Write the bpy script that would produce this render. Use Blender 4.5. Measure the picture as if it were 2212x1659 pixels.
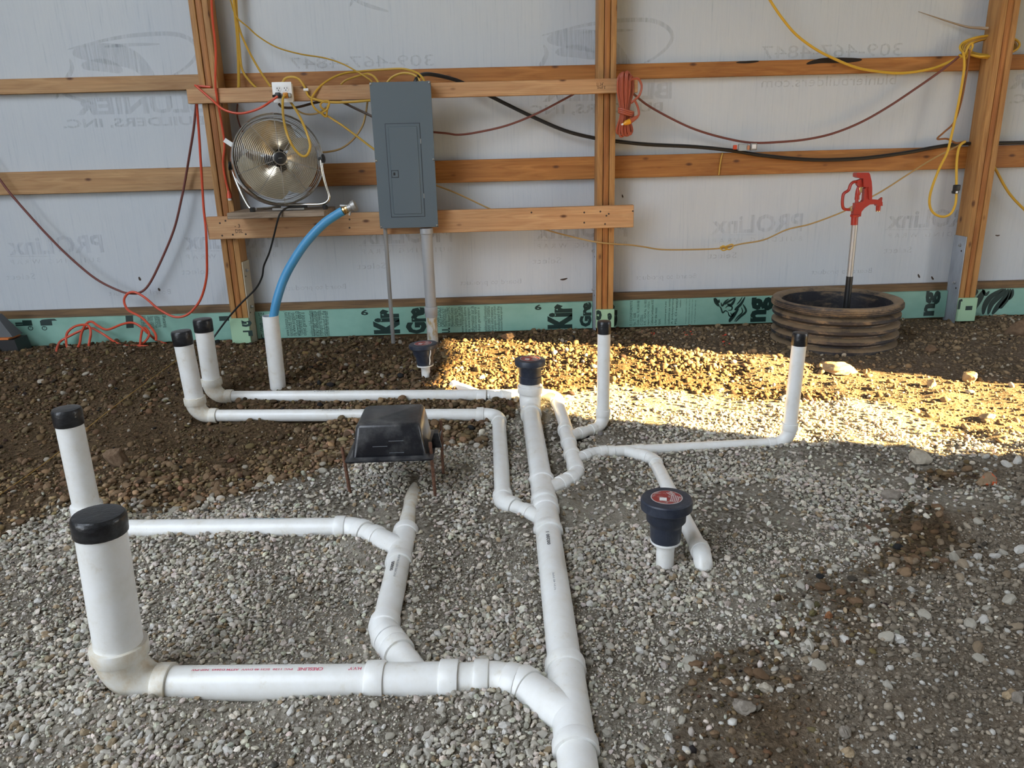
import bpy, bmesh, math, random
import numpy as np
from mathutils import Vector, Matrix

for o in list(bpy.data.objects): bpy.data.objects.remove(o, do_unlink=True)
scene = bpy.context.scene
COL = scene.collection
random.seed(7); RNG = np.random.default_rng(11)

# ------------------------------------------------------------------ camera
IW, IH, FPX, CAMH = 2212.0, 1659.0, 1640.0, 1.16
PITCH, ROLL, YAW = 0.29639, -0.02675, 0.02186
cp, sp = math.cos(PITCH), math.sin(PITCH)
FWD = np.array([math.sin(YAW) * cp, math.cos(YAW) * cp, -sp])
RT0 = np.array([math.cos(YAW), -math.sin(YAW), 0.0]); UP0 = np.cross(RT0, FWD)
RGT = RT0 * math.cos(ROLL) + UP0 * math.sin(ROLL)
UPV = -RT0 * math.sin(ROLL) + UP0 * math.cos(ROLL)
CAMP = np.array([0.0, 0.0, CAMH])
cd = bpy.data.cameras.new('camera'); cam = bpy.data.objects.new('camera', cd); COL.objects.link(cam)
cd.sensor_fit = 'HORIZONTAL'; cd.sensor_width = 36.0; cd.lens = FPX / IW * 36.0; cd.clip_start = 0.05
m = Matrix.Identity(4)
for i in range(3):
    m[i][0] = RGT[i]; m[i][1] = UPV[i]; m[i][2] = -FWD[i]; m[i][3] = CAMP[i]
cam.matrix_world = m
scene.camera = cam

# ------------------------------------------------------------------ sky, sun, exposure
w = bpy.data.worlds.new('sky'); scene.world = w; w.use_nodes = True
bg = w.node_tree.nodes['Background']
bg.inputs['Color'].default_value = (0.80, 0.885, 1.0, 1); bg.inputs['Strength'].default_value = 6.8
SUN_DIR = Vector((-0.93, 0.37, -0.352)).normalized()
sd = bpy.data.lights.new('sun', 'SUN'); sd.energy = 98.0; sd.angle = math.radians(0.6); sd.color = (1.0, 0.70, 0.30)
so = bpy.data.objects.new('sun', sd); COL.objects.link(so)
so.rotation_euler = SUN_DIR.to_track_quat('-Z', 'Y').to_euler(); so.location = (6, 0, 4)
vs = scene.view_settings
vs.view_transform = 'Standard'; vs.look = 'None'; vs.gamma = 1.0; vs.use_curve_mapping = False
vs.exposure = 0.04

# ------------------------------------------------------------------ pixel -> place helpers (used to survey positions in the room)
def ray(px, py):
    return FWD * FPX + RGT * (px - IW / 2) + UPV * (IH / 2 - py)
def AT(px, py, Y):
    d = ray(px, py); return CAMP + d * (Y / d[1])
def zb(x, y):
    t = np.clip((y - 3.2) / 1.2, 0, 1); return -0.12 * (1 - t * t * (3 - 2 * t))
def GP(px, py, dz=0.0):
    d = ray(px, py); z = 0.0
    for _ in range(40):
        p = CAMP + d * ((z + dz - CAMH) / d[2]); z = float(zb(p[0], p[1]))
    return p
def PXS(p): return FPX / float(np.dot(np.asarray(p) - CAMP, FWD))   # pixels per metre at p

# wall layers (distance from the camera station)
YW, YG, YP, YB = 5.09, 5.05, 4.91, 4.87       # wrap, girt face, post face, mounting board face

# ------------------------------------------------------------------ materials
MATS = {}
def mat(name, col=(0.5, 0.5, 0.5), rough=0.6, metal=0.0, spec=0.5, fn=None):
    if name in MATS: return MATS[name]
    m = bpy.data.materials.new(name); m.use_nodes = True
    nt = m.node_tree; b = nt.nodes['Principled BSDF']
    b.inputs['Base Color'].default_value = (*col, 1); b.inputs['Roughness'].default_value = rough
    b.inputs['Metallic'].default_value = metal; b.inputs['Specular IOR Level'].default_value = spec
    if fn: fn(nt, b)
    MATS[name] = m; return m
def N(nt, t, **kw):
    n = nt.nodes.new(t)
    for k, v in kw.items():
        if k in n.inputs: n.inputs[k].default_value = v
        else: setattr(n, k, v)
    return n
def coords(nt, scale=(1, 1, 1), rot=(0, 0, 0), kind='Object'):
    tc = N(nt, 'ShaderNodeTexCoord'); mp = N(nt, 'ShaderNodeMapping')
    mp.inputs['Scale'].default_value = scale; mp.inputs['Rotation'].default_value = rot
    nt.links.new(tc.outputs[kind], mp.inputs['Vector']); return mp.outputs['Vector']
def noise(nt, vec, scale=5, detail=4, rough=0.6, dist=0.0):
    n = N(nt, 'ShaderNodeTexNoise'); n.inputs['Scale'].default_value = scale; n.inputs['Detail'].default_value = detail
    n.inputs['Roughness'].default_value = rough; n.inputs['Distortion'].default_value = dist
    nt.links.new(vec, n.inputs['Vector']); return n.outputs['Fac']
def ramp(nt, fac, stops):
    r = N(nt, 'ShaderNodeValToRGB'); e = r.color_ramp.elements
    while len(e) < len(stops): e.new(0.5)
    for k, (p, c) in enumerate(stops):
        e[k].position = p; e[k].color = (*c, 1) if len(c) == 3 else c
    nt.links.new(fac, r.inputs['Fac']); return r.outputs['Color']
def mixc(nt, fac, a, b, mode='MIX'):
    x = N(nt, 'ShaderNodeMix', data_type='RGBA', blend_type=mode)
    for s, v in ((x.inputs['Factor'], fac), (x.inputs[6], a), (x.inputs[7], b)):
        if isinstance(v, (int, float)): s.default_value = v
        elif isinstance(v, tuple): s.default_value = (*v, 1)
        else: nt.links.new(v, s)
    return x.outputs[2]
def bump(nt, b, h, strength=0.3, dist=0.01):
    n = N(nt, 'ShaderNodeBump'); n.inputs['Strength'].default_value = strength; n.inputs['Distance'].default_value = dist
    nt.links.new(h, n.inputs['Height']); nt.links.new(n.outputs['Normal'], b.inputs['Normal'])

def wood(name, dark, light, axis='X', rough=0.6, knots=True, contrast=1.0):
    def fn(nt, b):
        s = (1.2, 14, 14) if axis == 'X' else (14, 14, 1.2)
        v = coords(nt, s)
        f = noise(nt, v, 2.2, 6, 0.6, 1.2)
        c = ramp(nt, f, [(0.32, dark), (0.5, tuple((np.array(dark) + np.array(light)) / 2)), (0.68, light)])
        v2 = coords(nt, (0.5, 60, 60) if axis == 'X' else (60, 60, 0.5))
        g = noise(nt, v2, 3, 3, 0.6)
        c = mixc(nt, 0.35 * contrast, c, ramp(nt, g, [(0.35, (0.45, 0.42, 0.4)), (0.6, (1, 1, 1))]), 'MULTIPLY')
        v4 = coords(nt, (1.0, 2.5, 2.5) if axis == 'X' else (2.5, 2.5, 1.0))
        c = mixc(nt, 0.5, c, ramp(nt, noise(nt, v4, 1.6, 2, 0.5), [(0.35, (0.68, 0.64, 0.6)), (0.65, (1.1, 1.08, 1.05))]), 'MULTIPLY')
        if knots:
            v3 = coords(nt, (4.5, 7, 10) if axis == 'X' else (10, 7, 4.5))
            vo = N(nt, 'ShaderNodeTexVoronoi'); vo.inputs['Scale'].default_value = 1.0; vo.inputs['Randomness'].default_value = 1.0
            nt.links.new(v3, vo.inputs['Vector'])
            k = ramp(nt, vo.outputs['Distance'], [(0.05, (1, 1, 1)), (0.13, (0, 0, 0))])
            c = mixc(nt, k, c, (0.10, 0.035, 0.012))
        nt.links.new(c, b.inputs['Base Color'])
        bump(nt, b, g, 0.15, 0.004)
    return mat(name, rough=rough, fn=fn)

def fn_wrap(nt, b):
    v = coords(nt, (70, 1, 2.2)); s1 = noise(nt, v, 1.0, 5, 0.75)
    v2 = coords(nt, (1.3, 1, 0.9)); s2 = noise(nt, v2, 1.2, 4, 0.6)
    c = ramp(nt, s1, [(0.28, (0.43, 0.48, 0.53)), (0.42, (0.54, 0.578, 0.615)), (0.7, (0.57, 0.602, 0.63))])
    c = mixc(nt, 0.35, c, ramp(nt, s2, [(0.35, (0.84, 0.86, 0.9)), (0.65, (1.0, 0.99, 0.96))]), 'MULTIPLY')
    v3 = coords(nt, (240, 1, 9)); s3 = noise(nt, v3, 1.0, 2, 0.5)
    m1 = N(nt, 'ShaderNodeMath', operation='MULTIPLY'); nt.links.new(ramp(nt, s3, [(0.66, (0, 0, 0)), (0.72, (1, 1, 1))]), m1.inputs[0])
    v4 = coords(nt, (2, 1, 2)); nt.links.new(ramp(nt, noise(nt, v4, 2.0, 3, 0.6), [(0.45, (0, 0, 0)), (0.62, (0.6, 0.6, 0.6))]), m1.inputs[1])
    c = mixc(nt, m1.outputs[0], c, (0.42, 0.46, 0.53))
    nt.links.new(c, b.inputs['Base Color'])
    v5 = coords(nt, (3, 1, 1.2)); bump(nt, b, noise(nt, v5, 3, 4, 0.55, 0.6), 0.25, 0.02)
M_WRAP = mat('house_wrap', rough=0.55, spec=0.35, fn=fn_wrap)
def ink(name, col, lo, hi):
    def fn(nt, b):
        tr = N(nt, 'ShaderNodeBsdfTransparent'); mx = N(nt, 'ShaderNodeMixShader')
        v = coords(nt, (90, 1, 4)); f = ramp(nt, noise(nt, v, 1.0, 4, 0.7), [(0.3, (lo,) * 3), (0.6, (hi,) * 3)])
        nt.links.new(f, mx.inputs['Fac']); nt.links.new(tr.outputs[0], mx.inputs[1]); nt.links.new(b.outputs[0], mx.inputs[2])
        nt.links.new(mx.outputs[0], nt.nodes['Material Output'].inputs['Surface'])
    return mat(name, col, 0.7, fn=fn)
M_INK = ink('faded_print', (0.42, 0.46, 0.52), 0.36, 0.06)
M_INKB = ink('faded_blue_print', (0.38, 0.43, 0.56), 0.34, 0.04)
M_PEN = mat('pencil', (0.06, 0.04, 0.03), 0.8)
M_GIRT = wood('girt_wood', (0.32, 0.118, 0.025), (0.50, 0.225, 0.06), 'X')
M_GIRTL = wood('pale_girt_wood', (0.38, 0.20, 0.08), (0.52, 0.32, 0.15), 'X')
M_BOARD = wood('board_wood', (0.46, 0.235, 0.105), (0.62, 0.38, 0.19), 'X')
M_POST = wood('post_wood', (0.36, 0.165, 0.05), (0.54, 0.30, 0.11), 'Z', knots=True)
M_POSTT = wood('treated_post_wood', (0.33, 0.115, 0.03), (0.55, 0.25, 0.075), 'Z', knots=False, contrast=1.6)
M_SKIRT = wood('treated_plank', (0.13, 0.075, 0.035), (0.27, 0.16, 0.07), 'X', knots=False, contrast=1.6)
M_OLD = wood('weathered_plank', (0.20, 0.14, 0.09), (0.42, 0.33, 0.24), 'X', knots=False, contrast=1.8)
M_GAP = mat('dark_gap', (0.02, 0.012, 0.008), 0.9)
def fn_foam(nt, b):
    v = coords(nt, (2, 2, 3)); c = ramp(nt, noise(nt, v, 2, 4, 0.6), [(0.3, (0.20, 0.40, 0.32)), (0.7, (0.28, 0.50, 0.41))])
    nt.links.new(c, b.inputs['Base Color'])
M_FOAM = mat('green_foam', rough=0.45, fn=fn_foam)
M_FOAM2 = mat('pale_green_foam', (0.36, 0.56, 0.36), 0.55)
M_FINK = mat('foam_ink', (0.008, 0.03, 0.025), 0.5)
def fn_pvc(nt, b):
    v = coords(nt, (9, 9, 9)); f = noise(nt, v, 1.5, 5, 0.7)
    c = ramp(nt, f, [(0.22, (0.62, 0.57, 0.47)), (0.40, (0.78, 0.77, 0.73)), (0.6, (0.82, 0.82, 0.80))])
    v2 = coords(nt, (40, 40, 40)); c = mixc(nt, ramp(nt, noise(nt, v2, 2, 3, 0.7), [(0.70, (0, 0, 0)), (0.78, (0.5, 0.5, 0.5))]), c, (0.35, 0.32, 0.28))
    nt.links.new(c, b.inputs['Base Color'])
M_PVC = mat('white_pvc', rough=0.28, spec=0.5, fn=fn_pvc)
def fn_pvcd(nt, b):
    v = coords(nt, (7, 7, 7)); f = noise(nt, v, 2.0, 5, 0.7)
    c = ramp(nt, f, [(0.34, (0.60, 0.50, 0.36)), (0.50, (0.70, 0.66, 0.57)), (0.66, (0.75, 0.74, 0.70))])
    nt.links.new(c, b.inputs['Base Color'])
M_PVCD = mat('muddy_pvc', rough=0.35, fn=fn_pvcd)
def fn_tape(nt, b):
    v = coords(nt, (30, 30, 60)); bump(nt, b, noise(nt, v, 2, 3, 0.6), 0.35, 0.004)
    v2 = coords(nt, (14, 30, 30)); c = ramp(nt, noise(nt, v2, 2, 4, 0.7), [(0.4, (0.007, 0.0075, 0.009)), (0.8, (0.032, 0.033, 0.038))])
    nt.links.new(c, b.inputs['Base Color'])
M_TAPE = mat('black_tape', rough=0.3, fn=fn_tape)
def fn_navy(nt, b):
    v = coords(nt, (14, 14, 14)); c = ramp(nt, noise(nt, v, 2, 5, 0.7), [(0.4, (0.018, 0.024, 0.042)), (0.8, (0.05, 0.058, 0.075))])
    nt.links.new(c, b.inputs['Base Color'])
M_NAVY = mat('navy_plastic', rough=0.42, fn=fn_navy)
def fn_sticker(nt, b):
    v = coords(nt, (30, 30, 30)); c = mixc(nt, ramp(nt, noise(nt, v, 1.4, 5, 0.7), [(0.5, (0, 0, 0)), (0.68, (1, 1, 1))]), (0.30, 0.035, 0.03), (0.42, 0.38, 0.35))
    nt.links.new(c, b.inputs['Base Color'])
M_STICK = mat('red_sticker', rough=0.5, fn=fn_sticker)
M_PAPER = mat('white_paper', (0.75, 0.75, 0.74), 0.7)
M_STRIPE = mat('sticker_print', (0.62, 0.58, 0.56), 0.6)
M_PANEL = mat('grey_enamel', (0.105, 0.135, 0.155), 0.38)
M_PANELD = mat('panel_seam', (0.03, 0.04, 0.05), 0.5)
M_CHROME = mat('polished_steel', (0.62, 0.61, 0.58), 0.22, 1.0)
M_GALV = mat('galvanised_steel', (0.42, 0.43, 0.44), 0.5, 0.7)
def fn_plate(nt, b):
    v = coords(nt, (6, 6, 3)); c = ramp(nt, noise(nt, v, 2, 4, 0.6), [(0.3, (0.27, 0.29, 0.32)), (0.7, (0.38, 0.41, 0.45))])
    nt.links.new(c, b.inputs['Base Color'])
M_PLATE = mat('galvanised_plate', rough=0.5, metal=0.15, fn=fn_plate)
M_PLATEB = mat('beige_plate', (0.48, 0.42, 0.31), 0.6)
M_CONDUIT = mat('grey_conduit', (0.36, 0.365, 0.37), 0.45)
M_CONDUITD = mat('dark_conduit', (0.24, 0.235, 0.23), 0.5)
def fn_conlow(nt, b):
    v = coords(nt, (20, 20, 8)); c = ramp(nt, noise(nt, v, 2, 4, 0.7), [(0.4, (0.40, 0.30, 0.14)), (0.55, (0.55, 0.55, 0.52)), (0.8, (0.6, 0.6, 0.6))])
    nt.links.new(c, b.inputs['Base Color'])
M_CONLOW = mat('scuffed_conduit', rough=0.4, fn=fn_conlow)
M_BLUE = mat('blue_tubing', (0.06, 0.27, 0.50), 0.4)
M_BRASS = mat('brass', (0.72, 0.52, 0.24), 0.25, 1.0)
M_PEWTER = mat('dull_metal', (0.36, 0.35, 0.33), 0.45, 0.6)
M_YEL = mat('yellow_jacket', (0.52, 0.31, 0.035), 0.45)
M_YELB = mat('bright_yellow_jacket', (0.64, 0.39, 0.04), 0.42)
M_TAN = mat('tan_jacket', (0.42, 0.27, 0.10), 0.55)
M_ORG = mat('orange_jacket', (0.60, 0.075, 0.03), 0.42)
M_RUST = mat('dusty_orange_jacket', (0.38, 0.085, 0.042), 0.5)
M_DRED = mat('dark_red_jacket', (0.16, 0.048, 0.038), 0.55)
M_BLK = mat('black_rubber', (0.012, 0.012, 0.013), 0.45)
M_WHT = mat('white_plastic', (0.80, 0.80, 0.79), 0.35)
M_RED = mat('red_enamel', (0.33, 0.028, 0.018), 0.35)
M_ORP = mat('orange_plug', (0.62, 0.26, 0.03), 0.4)
def fn_culv(nt, b):
    tc = N(nt, 'ShaderNodeTexCoord')
    v = coords(nt, (3, 3, 7)); f = noise(nt, v, 2.2, 6, 0.72, 0.4)
    g = N(nt, 'ShaderNodeNewGeometry'); sx = N(nt, 'ShaderNodeSeparateXYZ'); nt.links.new(g.outputs['Normal'], sx.inputs[0])
    ad = N(nt, 'ShaderNodeMath', operation='MULTIPLY_ADD'); nt.links.new(sx.outputs['Z'], ad.inputs[0]); ad.inputs[1].default_value = 0.22
    nt.links.new(f, ad.inputs[2])
    c = ramp(nt, ad.outputs[0], [(0.47, (0.016, 0.016, 0.021)), (0.55, (0.06, 0.048, 0.04)), (0.63, (0.17, 0.12, 0.072)), (0.85, (0.27, 0.19, 0.115))])
    nt.links.new(c, b.inputs['Base Color']); bump(nt, b, f, 0.3, 0.01)
M_CULV = mat('muddy_black_plastic', rough=0.6, fn=fn_culv)
def fn_bkpl(nt, b):
    v = coords(nt, (9, 9, 9)); f = noise(nt, v, 1.5, 5, 0.7)
    g = N(nt, 'ShaderNodeNewGeometry'); sx = N(nt, 'ShaderNodeSeparateXYZ'); nt.links.new(g.outputs['Normal'], sx.inputs[0])   # dust settles on what faces up
    ad = N(nt, 'ShaderNodeMath', operation='MULTIPLY_ADD'); nt.links.new(sx.outputs['Z'], ad.inputs[0]); ad.inputs[1].default_value = 0.2; nt.links.new(f, ad.inputs[2])
    c = ramp(nt, ad.outputs[0], [(0.5, (0.006, 0.0065, 0.010)), (0.7, (0.05, 0.05, 0.052)), (0.9, (0.13, 0.125, 0.12))])
    nt.links.new(c, b.inputs['Base Color'])
M_BKPL = mat('dusty_black_plastic', rough=0.28, fn=fn_bkpl)
def fn_rebar(nt, b):
    v = coords(nt, (60, 60, 40)); c = ramp(nt, noise(nt, v, 2, 4, 0.7), [(0.3, (0.06, 0.025, 0.014)), (0.7, (0.22, 0.10, 0.055))])
    nt.links.new(c, b.inputs['Base Color']); bump(nt, b, noise(nt, v, 3, 2, 0.5), 0.5, 0.003)
M_REBAR = mat('rusty_steel', rough=0.8, fn=fn_rebar)
M_STRING = mat('mason_line', (0.45, 0.27, 0.06), 0.8)
M_FIBRE = mat('frayed_fibre', (0.36, 0.29, 0.22), 0.9)
def fn_clear(nt, b): b.inputs['Transmission Weight'].default_value = 0.75
M_CLEAR = mat('clear_plastic', (0.75, 0.78, 0.78), 0.2, fn=fn_clear)
M_SHED = mat('shed_lining', (0.50, 0.50, 0.49), 0.8)
M_ROOF = mat('roof_sheet', (0.42, 0.42, 0.42), 0.6)
M_GRASS = mat('outside_ground', (0.20, 0.19, 0.10), 0.9)

def fn_ground(nt, b):
    at = N(nt, 'ShaderNodeAttribute', attribute_name='zone'); sx = N(nt, 'ShaderNodeSeparateColor'); nt.links.new(at.outputs['Color'], sx.inputs[0])
    v = coords(nt); n1 = noise(nt, v, 9, 8, 0.68); n2 = noise(nt, v, 70, 4, 0.7); n3 = noise(nt, v, 2.2, 4, 0.6)
    gv = ramp(nt, n2, [(0.34, (0.07, 0.055, 0.04)), (0.5, (0.19, 0.165, 0.13)), (0.68, (0.36, 0.335, 0.29))])
    gv = mixc(nt, ramp(nt, n3, [(0.45, (0, 0, 0)), (0.62, (0.65, 0.65, 0.65))]), gv, (0.36, 0.325, 0.265))
    dt = ramp(nt, n2, [(0.30, (0.032, 0.019, 0.009)), (0.52, (0.098, 0.064, 0.034)), (0.74, (0.195, 0.135, 0.08))])
    tn = ramp(nt, n2, [(0.30, (0.06, 0.042, 0.027)), (0.52, (0.135, 0.10, 0.067)), (0.74, (0.25, 0.20, 0.145))])
    mx = ramp(nt, n2, [(0.30, (0.085, 0.067, 0.049)), (0.52, (0.20, 0.165, 0.125)), (0.74, (0.34, 0.295, 0.24))])
    mx = mixc(nt, ramp(nt, n1, [(0.45, (0, 0, 0)), (0.65, (0.6, 0.6, 0.6))]), mx, (0.15, 0.11, 0.072))
    c = mixc(nt, sx.outputs[1], dt, tn)
    c = mixc(nt, sx.outputs[2], c, mx)
    c = mixc(nt, sx.outputs[0], c, gv)
    nt.links.new(c, b.inputs['Base Color'])
    ad = N(nt, 'ShaderNodeMath', operation='MULTIPLY_ADD'); nt.links.new(n1, ad.inputs[0]); ad.inputs[1].default_value = 2.0; nt.links.new(n2, ad.inputs[2])
    bump(nt, b, ad.outputs[0], 0.8, 0.012)
M_GROUND = mat('ground', rough=0.95, spec=0.15, fn=fn_ground)
def fn_stone(nt, b):
    at = N(nt, 'ShaderNodeAttribute', attribute_name='tint')
    v = coords(nt); n = noise(nt, v, 90, 3, 0.6)
    c = mixc(nt, 0.5, at.outputs['Color'], ramp(nt, n, [(0.3, (0.6, 0.58, 0.55)), (0.7, (1.15, 1.15, 1.15))]), 'MULTIPLY')
    nt.links.new(c, b.inputs['Base Color'])
M_STONE = mat('stone', rough=0.85, spec=0.2, fn=fn_stone)
def rockmat(name, a, bcol, paint=None):
    def fn(nt, b):
        v = coords(nt, (1, 1, 1)); c = ramp(nt, noise(nt, v, 25, 6, 0.7), [(0.35, a), (0.65, bcol)])
        if paint: c = mixc(nt, ramp(nt, noise(nt, v, 16, 3, 0.6), [(0.53, (0, 0, 0)), (0.58, (1, 1, 1))]), c, paint)
        nt.links.new(c, b.inputs['Base Color']); bump(nt, b, noise(nt, v, 40, 5, 0.7), 0.5, 0.01)
    return mat(name, rough=0.9, spec=0.2, fn=fn)

# ------------------------------------------------------------------ object helpers
ORG = {}
def _setup(o, parent, kind=None):
    COL.objects.link(o)
    if parent is not None: o.parent = parent
def thing(name, label, cat, loc, group=None):
    o = bpy.data.objects.new(name, None); COL.objects.link(o); o.location = [float(a) for a in loc]; o.empty_display_size = 0.05
    o['label'] = label; o['category'] = cat
    if group: o['group'] = group
    ORG[o.name] = np.array(o.location); return o
def tag(o, label, cat, group=None, kind=None):
    if label: o['label'] = label
    if cat: o['category'] = cat
    if group: o['group'] = group
    if kind: o['kind'] = kind
    return o
class MB:
    def __init__(s): s.v = []; s.f = []; s.mi = []; s.cm = 0
    def add(s, vs, fs):
        k = len(s.v); s.v += [tuple(float(c) for c in q) for q in vs]; s.f += [[i + k for i in q] for q in fs]; s.mi += [s.cm] * len(fs); return s
    def box(s, lo, hi):
        (a, b, c), (d, e, f) = lo, hi
        return s.add([(a, b, c), (d, b, c), (d, e, c), (a, e, c), (a, b, f), (d, b, f), (d, e, f), (a, e, f)],
                     [(0, 3, 2, 1), (4, 5, 6, 7), (0, 1, 5, 4), (1, 2, 6, 5), (2, 3, 7, 6), (3, 0, 4, 7)])
    def bbox(s, lo, hi, bv=0.003, seg=1):
        bm = bmesh.new(); bmesh.ops.create_cube(bm, size=1)
        for q in bm.verts: q.co = Vector([(lo[i] + hi[i]) / 2 + q.co[i] * (hi[i] - lo[i]) for i in range(3)])
        bmesh.ops.bevel(bm, geom=bm.edges[:], offset=bv, segments=seg, profile=0.5, affect='EDGES')
        bm.verts.index_update(); s.add([q.co[:] for q in bm.verts], [[q.index for q in f.verts] for f in bm.faces]); bm.free(); return s
    def hexa(s, pts):   # 8 corner points: front 4 (ccw) then back 4
        return s.add(pts, [(0, 1, 2, 3), (7, 6, 5, 4), (0, 4, 5, 1), (1, 5, 6, 2), (2, 6, 7, 3), (3, 7, 4, 0)])
    def tube(s, pts, r, n=12, cap=True, closed=False, flat=1.0):
        P = [np.array(p, float) for p in pts]; K = len(P)
        R = [r] * K if isinstance(r, (int, float)) else list(r)
        T = []
        for i in range(K):
            a = P[(i - 1) % K] if (closed or i > 0) else P[0]; b = P[(i + 1) % K] if (closed or i < K - 1) else P[-1]
            t = b - a; l = np.linalg.norm(t)
            if l < 1e-9: t = T[-1] if T else np.array([0, 0, 1.0]); l = 1
            T.append(t / l)
        u = np.cross(T[0], [0, 0, 1.0]);
        if np.linalg.norm(u) < 0.05: u = np.cross(T[0], [0, 1.0, 0])
        u /= np.linalg.norm(u); vs = []
        for i in range(K):
            u = u - T[i] * np.dot(u, T[i]); u /= np.linalg.norm(u); w_ = np.cross(T[i], u)
            for k in range(n):
                a = 2 * math.pi * k / n; vs.append(P[i] + R[i] * (math.cos(a) * u + flat * math.sin(a) * w_))
        fs = []
        for i in range(K if closed else K - 1):
            j = (i + 1) % K
            for k in range(n): fs.append((i * n + k, i * n + (k + 1) % n, j * n + (k + 1) % n, j * n + k))
        if cap and not closed:
            fs.append(list(range(n))[::-1]); fs.append([(K - 1) * n + k for k in range(n)])
        return s.add(vs, fs)
    def lathe(s, prof, base, axis, n=28, cap=True):   # prof: (radius, height along axis)
        b = np.array(base, float); a = np.array(axis, float); a /= np.linalg.norm(a)
        u = np.cross(a, [0, 1.0, 0]);
        if np.linalg.norm(u) < 0.05: u = np.cross(a, [1.0, 0, 0])
        u /= np.linalg.norm(u); w_ = np.cross(a, u); vs = []; fs = []
        for r, h in prof:
            for k in range(n):
                t = 2 * math.pi * k / n; vs.append(b + a * h + r * (math.cos(t) * u + math.sin(t) * w_))
        for i in range(len(prof) - 1):
            for k in range(n): fs.append((i * n + k, i * n + (k + 1) % n, (i + 1) * n + (k + 1) % n, (i + 1) * n + k))
        if cap:
            fs.append(list(range(n))[::-1]); fs.append([(len(prof) - 1) * n + k for k in range(n)])
        return s.add(vs, fs)
    def prism(s, poly, off):
        k = len(poly); P = [np.array(p, float) for p in poly]; Q = [p + np.array(off, float) for p in P]
        fs = [list(range(k)), [2 * k - 1 - i for i in range(k)]] + [(i, i + k, (i + 1) % k + k, (i + 1) % k) for i in range(k)]
        return s.add(P + Q, fs)
    def build(s, name, m, parent=None, org=None, sharp=38, smooth=True, recalc=True):
        V = np.array(s.v)
        if parent is not None: o0 = ORG[parent.name]
        else: o0 = np.array(org if org is not None else [V[:, 0].mean(), V[:, 1].mean(), V[:, 2].min()], float)
        me = bpy.data.meshes.new(name); me.from_pydata((V - o0).tolist(), [], s.f)
        if recalc:
            bm = bmesh.new(); bm.from_mesh(me); bmesh.ops.recalc_face_normals(bm, faces=bm.faces); bm.to_mesh(me); bm.free()
        ms = m if isinstance(m, (list, tuple)) else [m]
        for q in ms: me.materials.append(q)
        if len(ms) > 1: me.polygons.foreach_set('material_index', s.mi)
        if smooth:
            me.polygons.foreach_set('use_smooth', [True] * len(me.polygons)); me.set_sharp_from_angle(angle=math.radians(sharp))
        me.update(); o = bpy.data.objects.new(name, me); COL.objects.link(o)
        if parent is not None: o.parent = parent
        else: o.location = o0.tolist()
        ORG[o.name] = o0; return o
def cr(pts, k=6, closed=False):      # Catmull-Rom
    P = [np.array(p, float) for p in pts]; n = len(P); out = []
    for i in range(n if closed else n - 1):
        g = (lambda j: P[j % n]) if closed else (lambda j: P[min(max(j, 0), n - 1)])
        a, b, c, d = g(i - 1), g(i), g(i + 1), g(i + 2)
        for t in np.linspace(0, 1, k, endpoint=False):
            out.append(0.5 * (2 * b + (c - a) * t + (2 * a - 5 * b + 4 * c - d) * t * t + (3 * b - a - 3 * c + d) * t ** 3))
    if not closed: out.append(P[-1])
    return out
def disc_pts(c, n, r, k=24):
    n = np.array(n, float) / np.linalg.norm(n); u = np.cross(n, [0, 0, 1.0]); u /= np.linalg.norm(u); v = np.cross(n, u)
    return [np.array(c) + r * (math.cos(2 * math.pi * i / k) * u + math.sin(2 * math.pi * i / k) * v) for i in range(k)]

# lettering ---------------------------------------------------------
TXT = {}
def text2d(s, bold=0.0):
    key = (s, bold)
    if key not in TXT:
        c = bpy.data.curves.new('lettering', 'FONT'); c.body = s; c.offset = bold; c.resolution_u = 2
        o = bpy.data.objects.new('lettering', c); me = bpy.data.meshes.new_from_object(o)
        V = np.array([v.co[:2] for v in me.vertices]); F = [list(p.vertices) for p in me.polygons]
        bpy.data.objects.remove(o); bpy.data.curves.remove(c); bpy.data.meshes.remove(me)
        lo = V.min(0); hi = V.max(0); TXT[key] = ((V - lo) / (hi - lo), F)
    return TXT[key]
def letter(s, x0, x1, z0, z1, Y, m, parent, orient='N', bold=0.0):
    """flat print on a plane y=Y in the world rectangle x0..x1, z0..z1"""
    V, F = text2d(s, bold)
    U, W_ = V[:, 0], V[:, 1]
    if orient == 'M': U = 1 - U
    if orient == 'R': U, W_ = 1 - W_, V[:, 0]
    if orient == 'D': U, W_ = 1 - U, 1 - W_
    X = x0 + U * (x1 - x0); Z = z0 + W_ * (z1 - z0)
    b = MB(); b.add(list(zip(X, np.full(len(X), Y), Z)), F)
    return b.build('lettering', m, parent, smooth=False, recalc=False)
def pletter(s, px0, py0, px1, py1, Y, m, parent, orient='N', bold=0.0):
    a = AT(px0, py1, Y); b = AT(px1, py0, Y)
    xm = (px0 + px1) / 2; za = AT(xm, py1, Y)[2]; zc = AT(xm, py0, Y)[2]
    return letter(s, a[0], b[0], za, zc, Y, m, parent, orient, bold)
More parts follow.
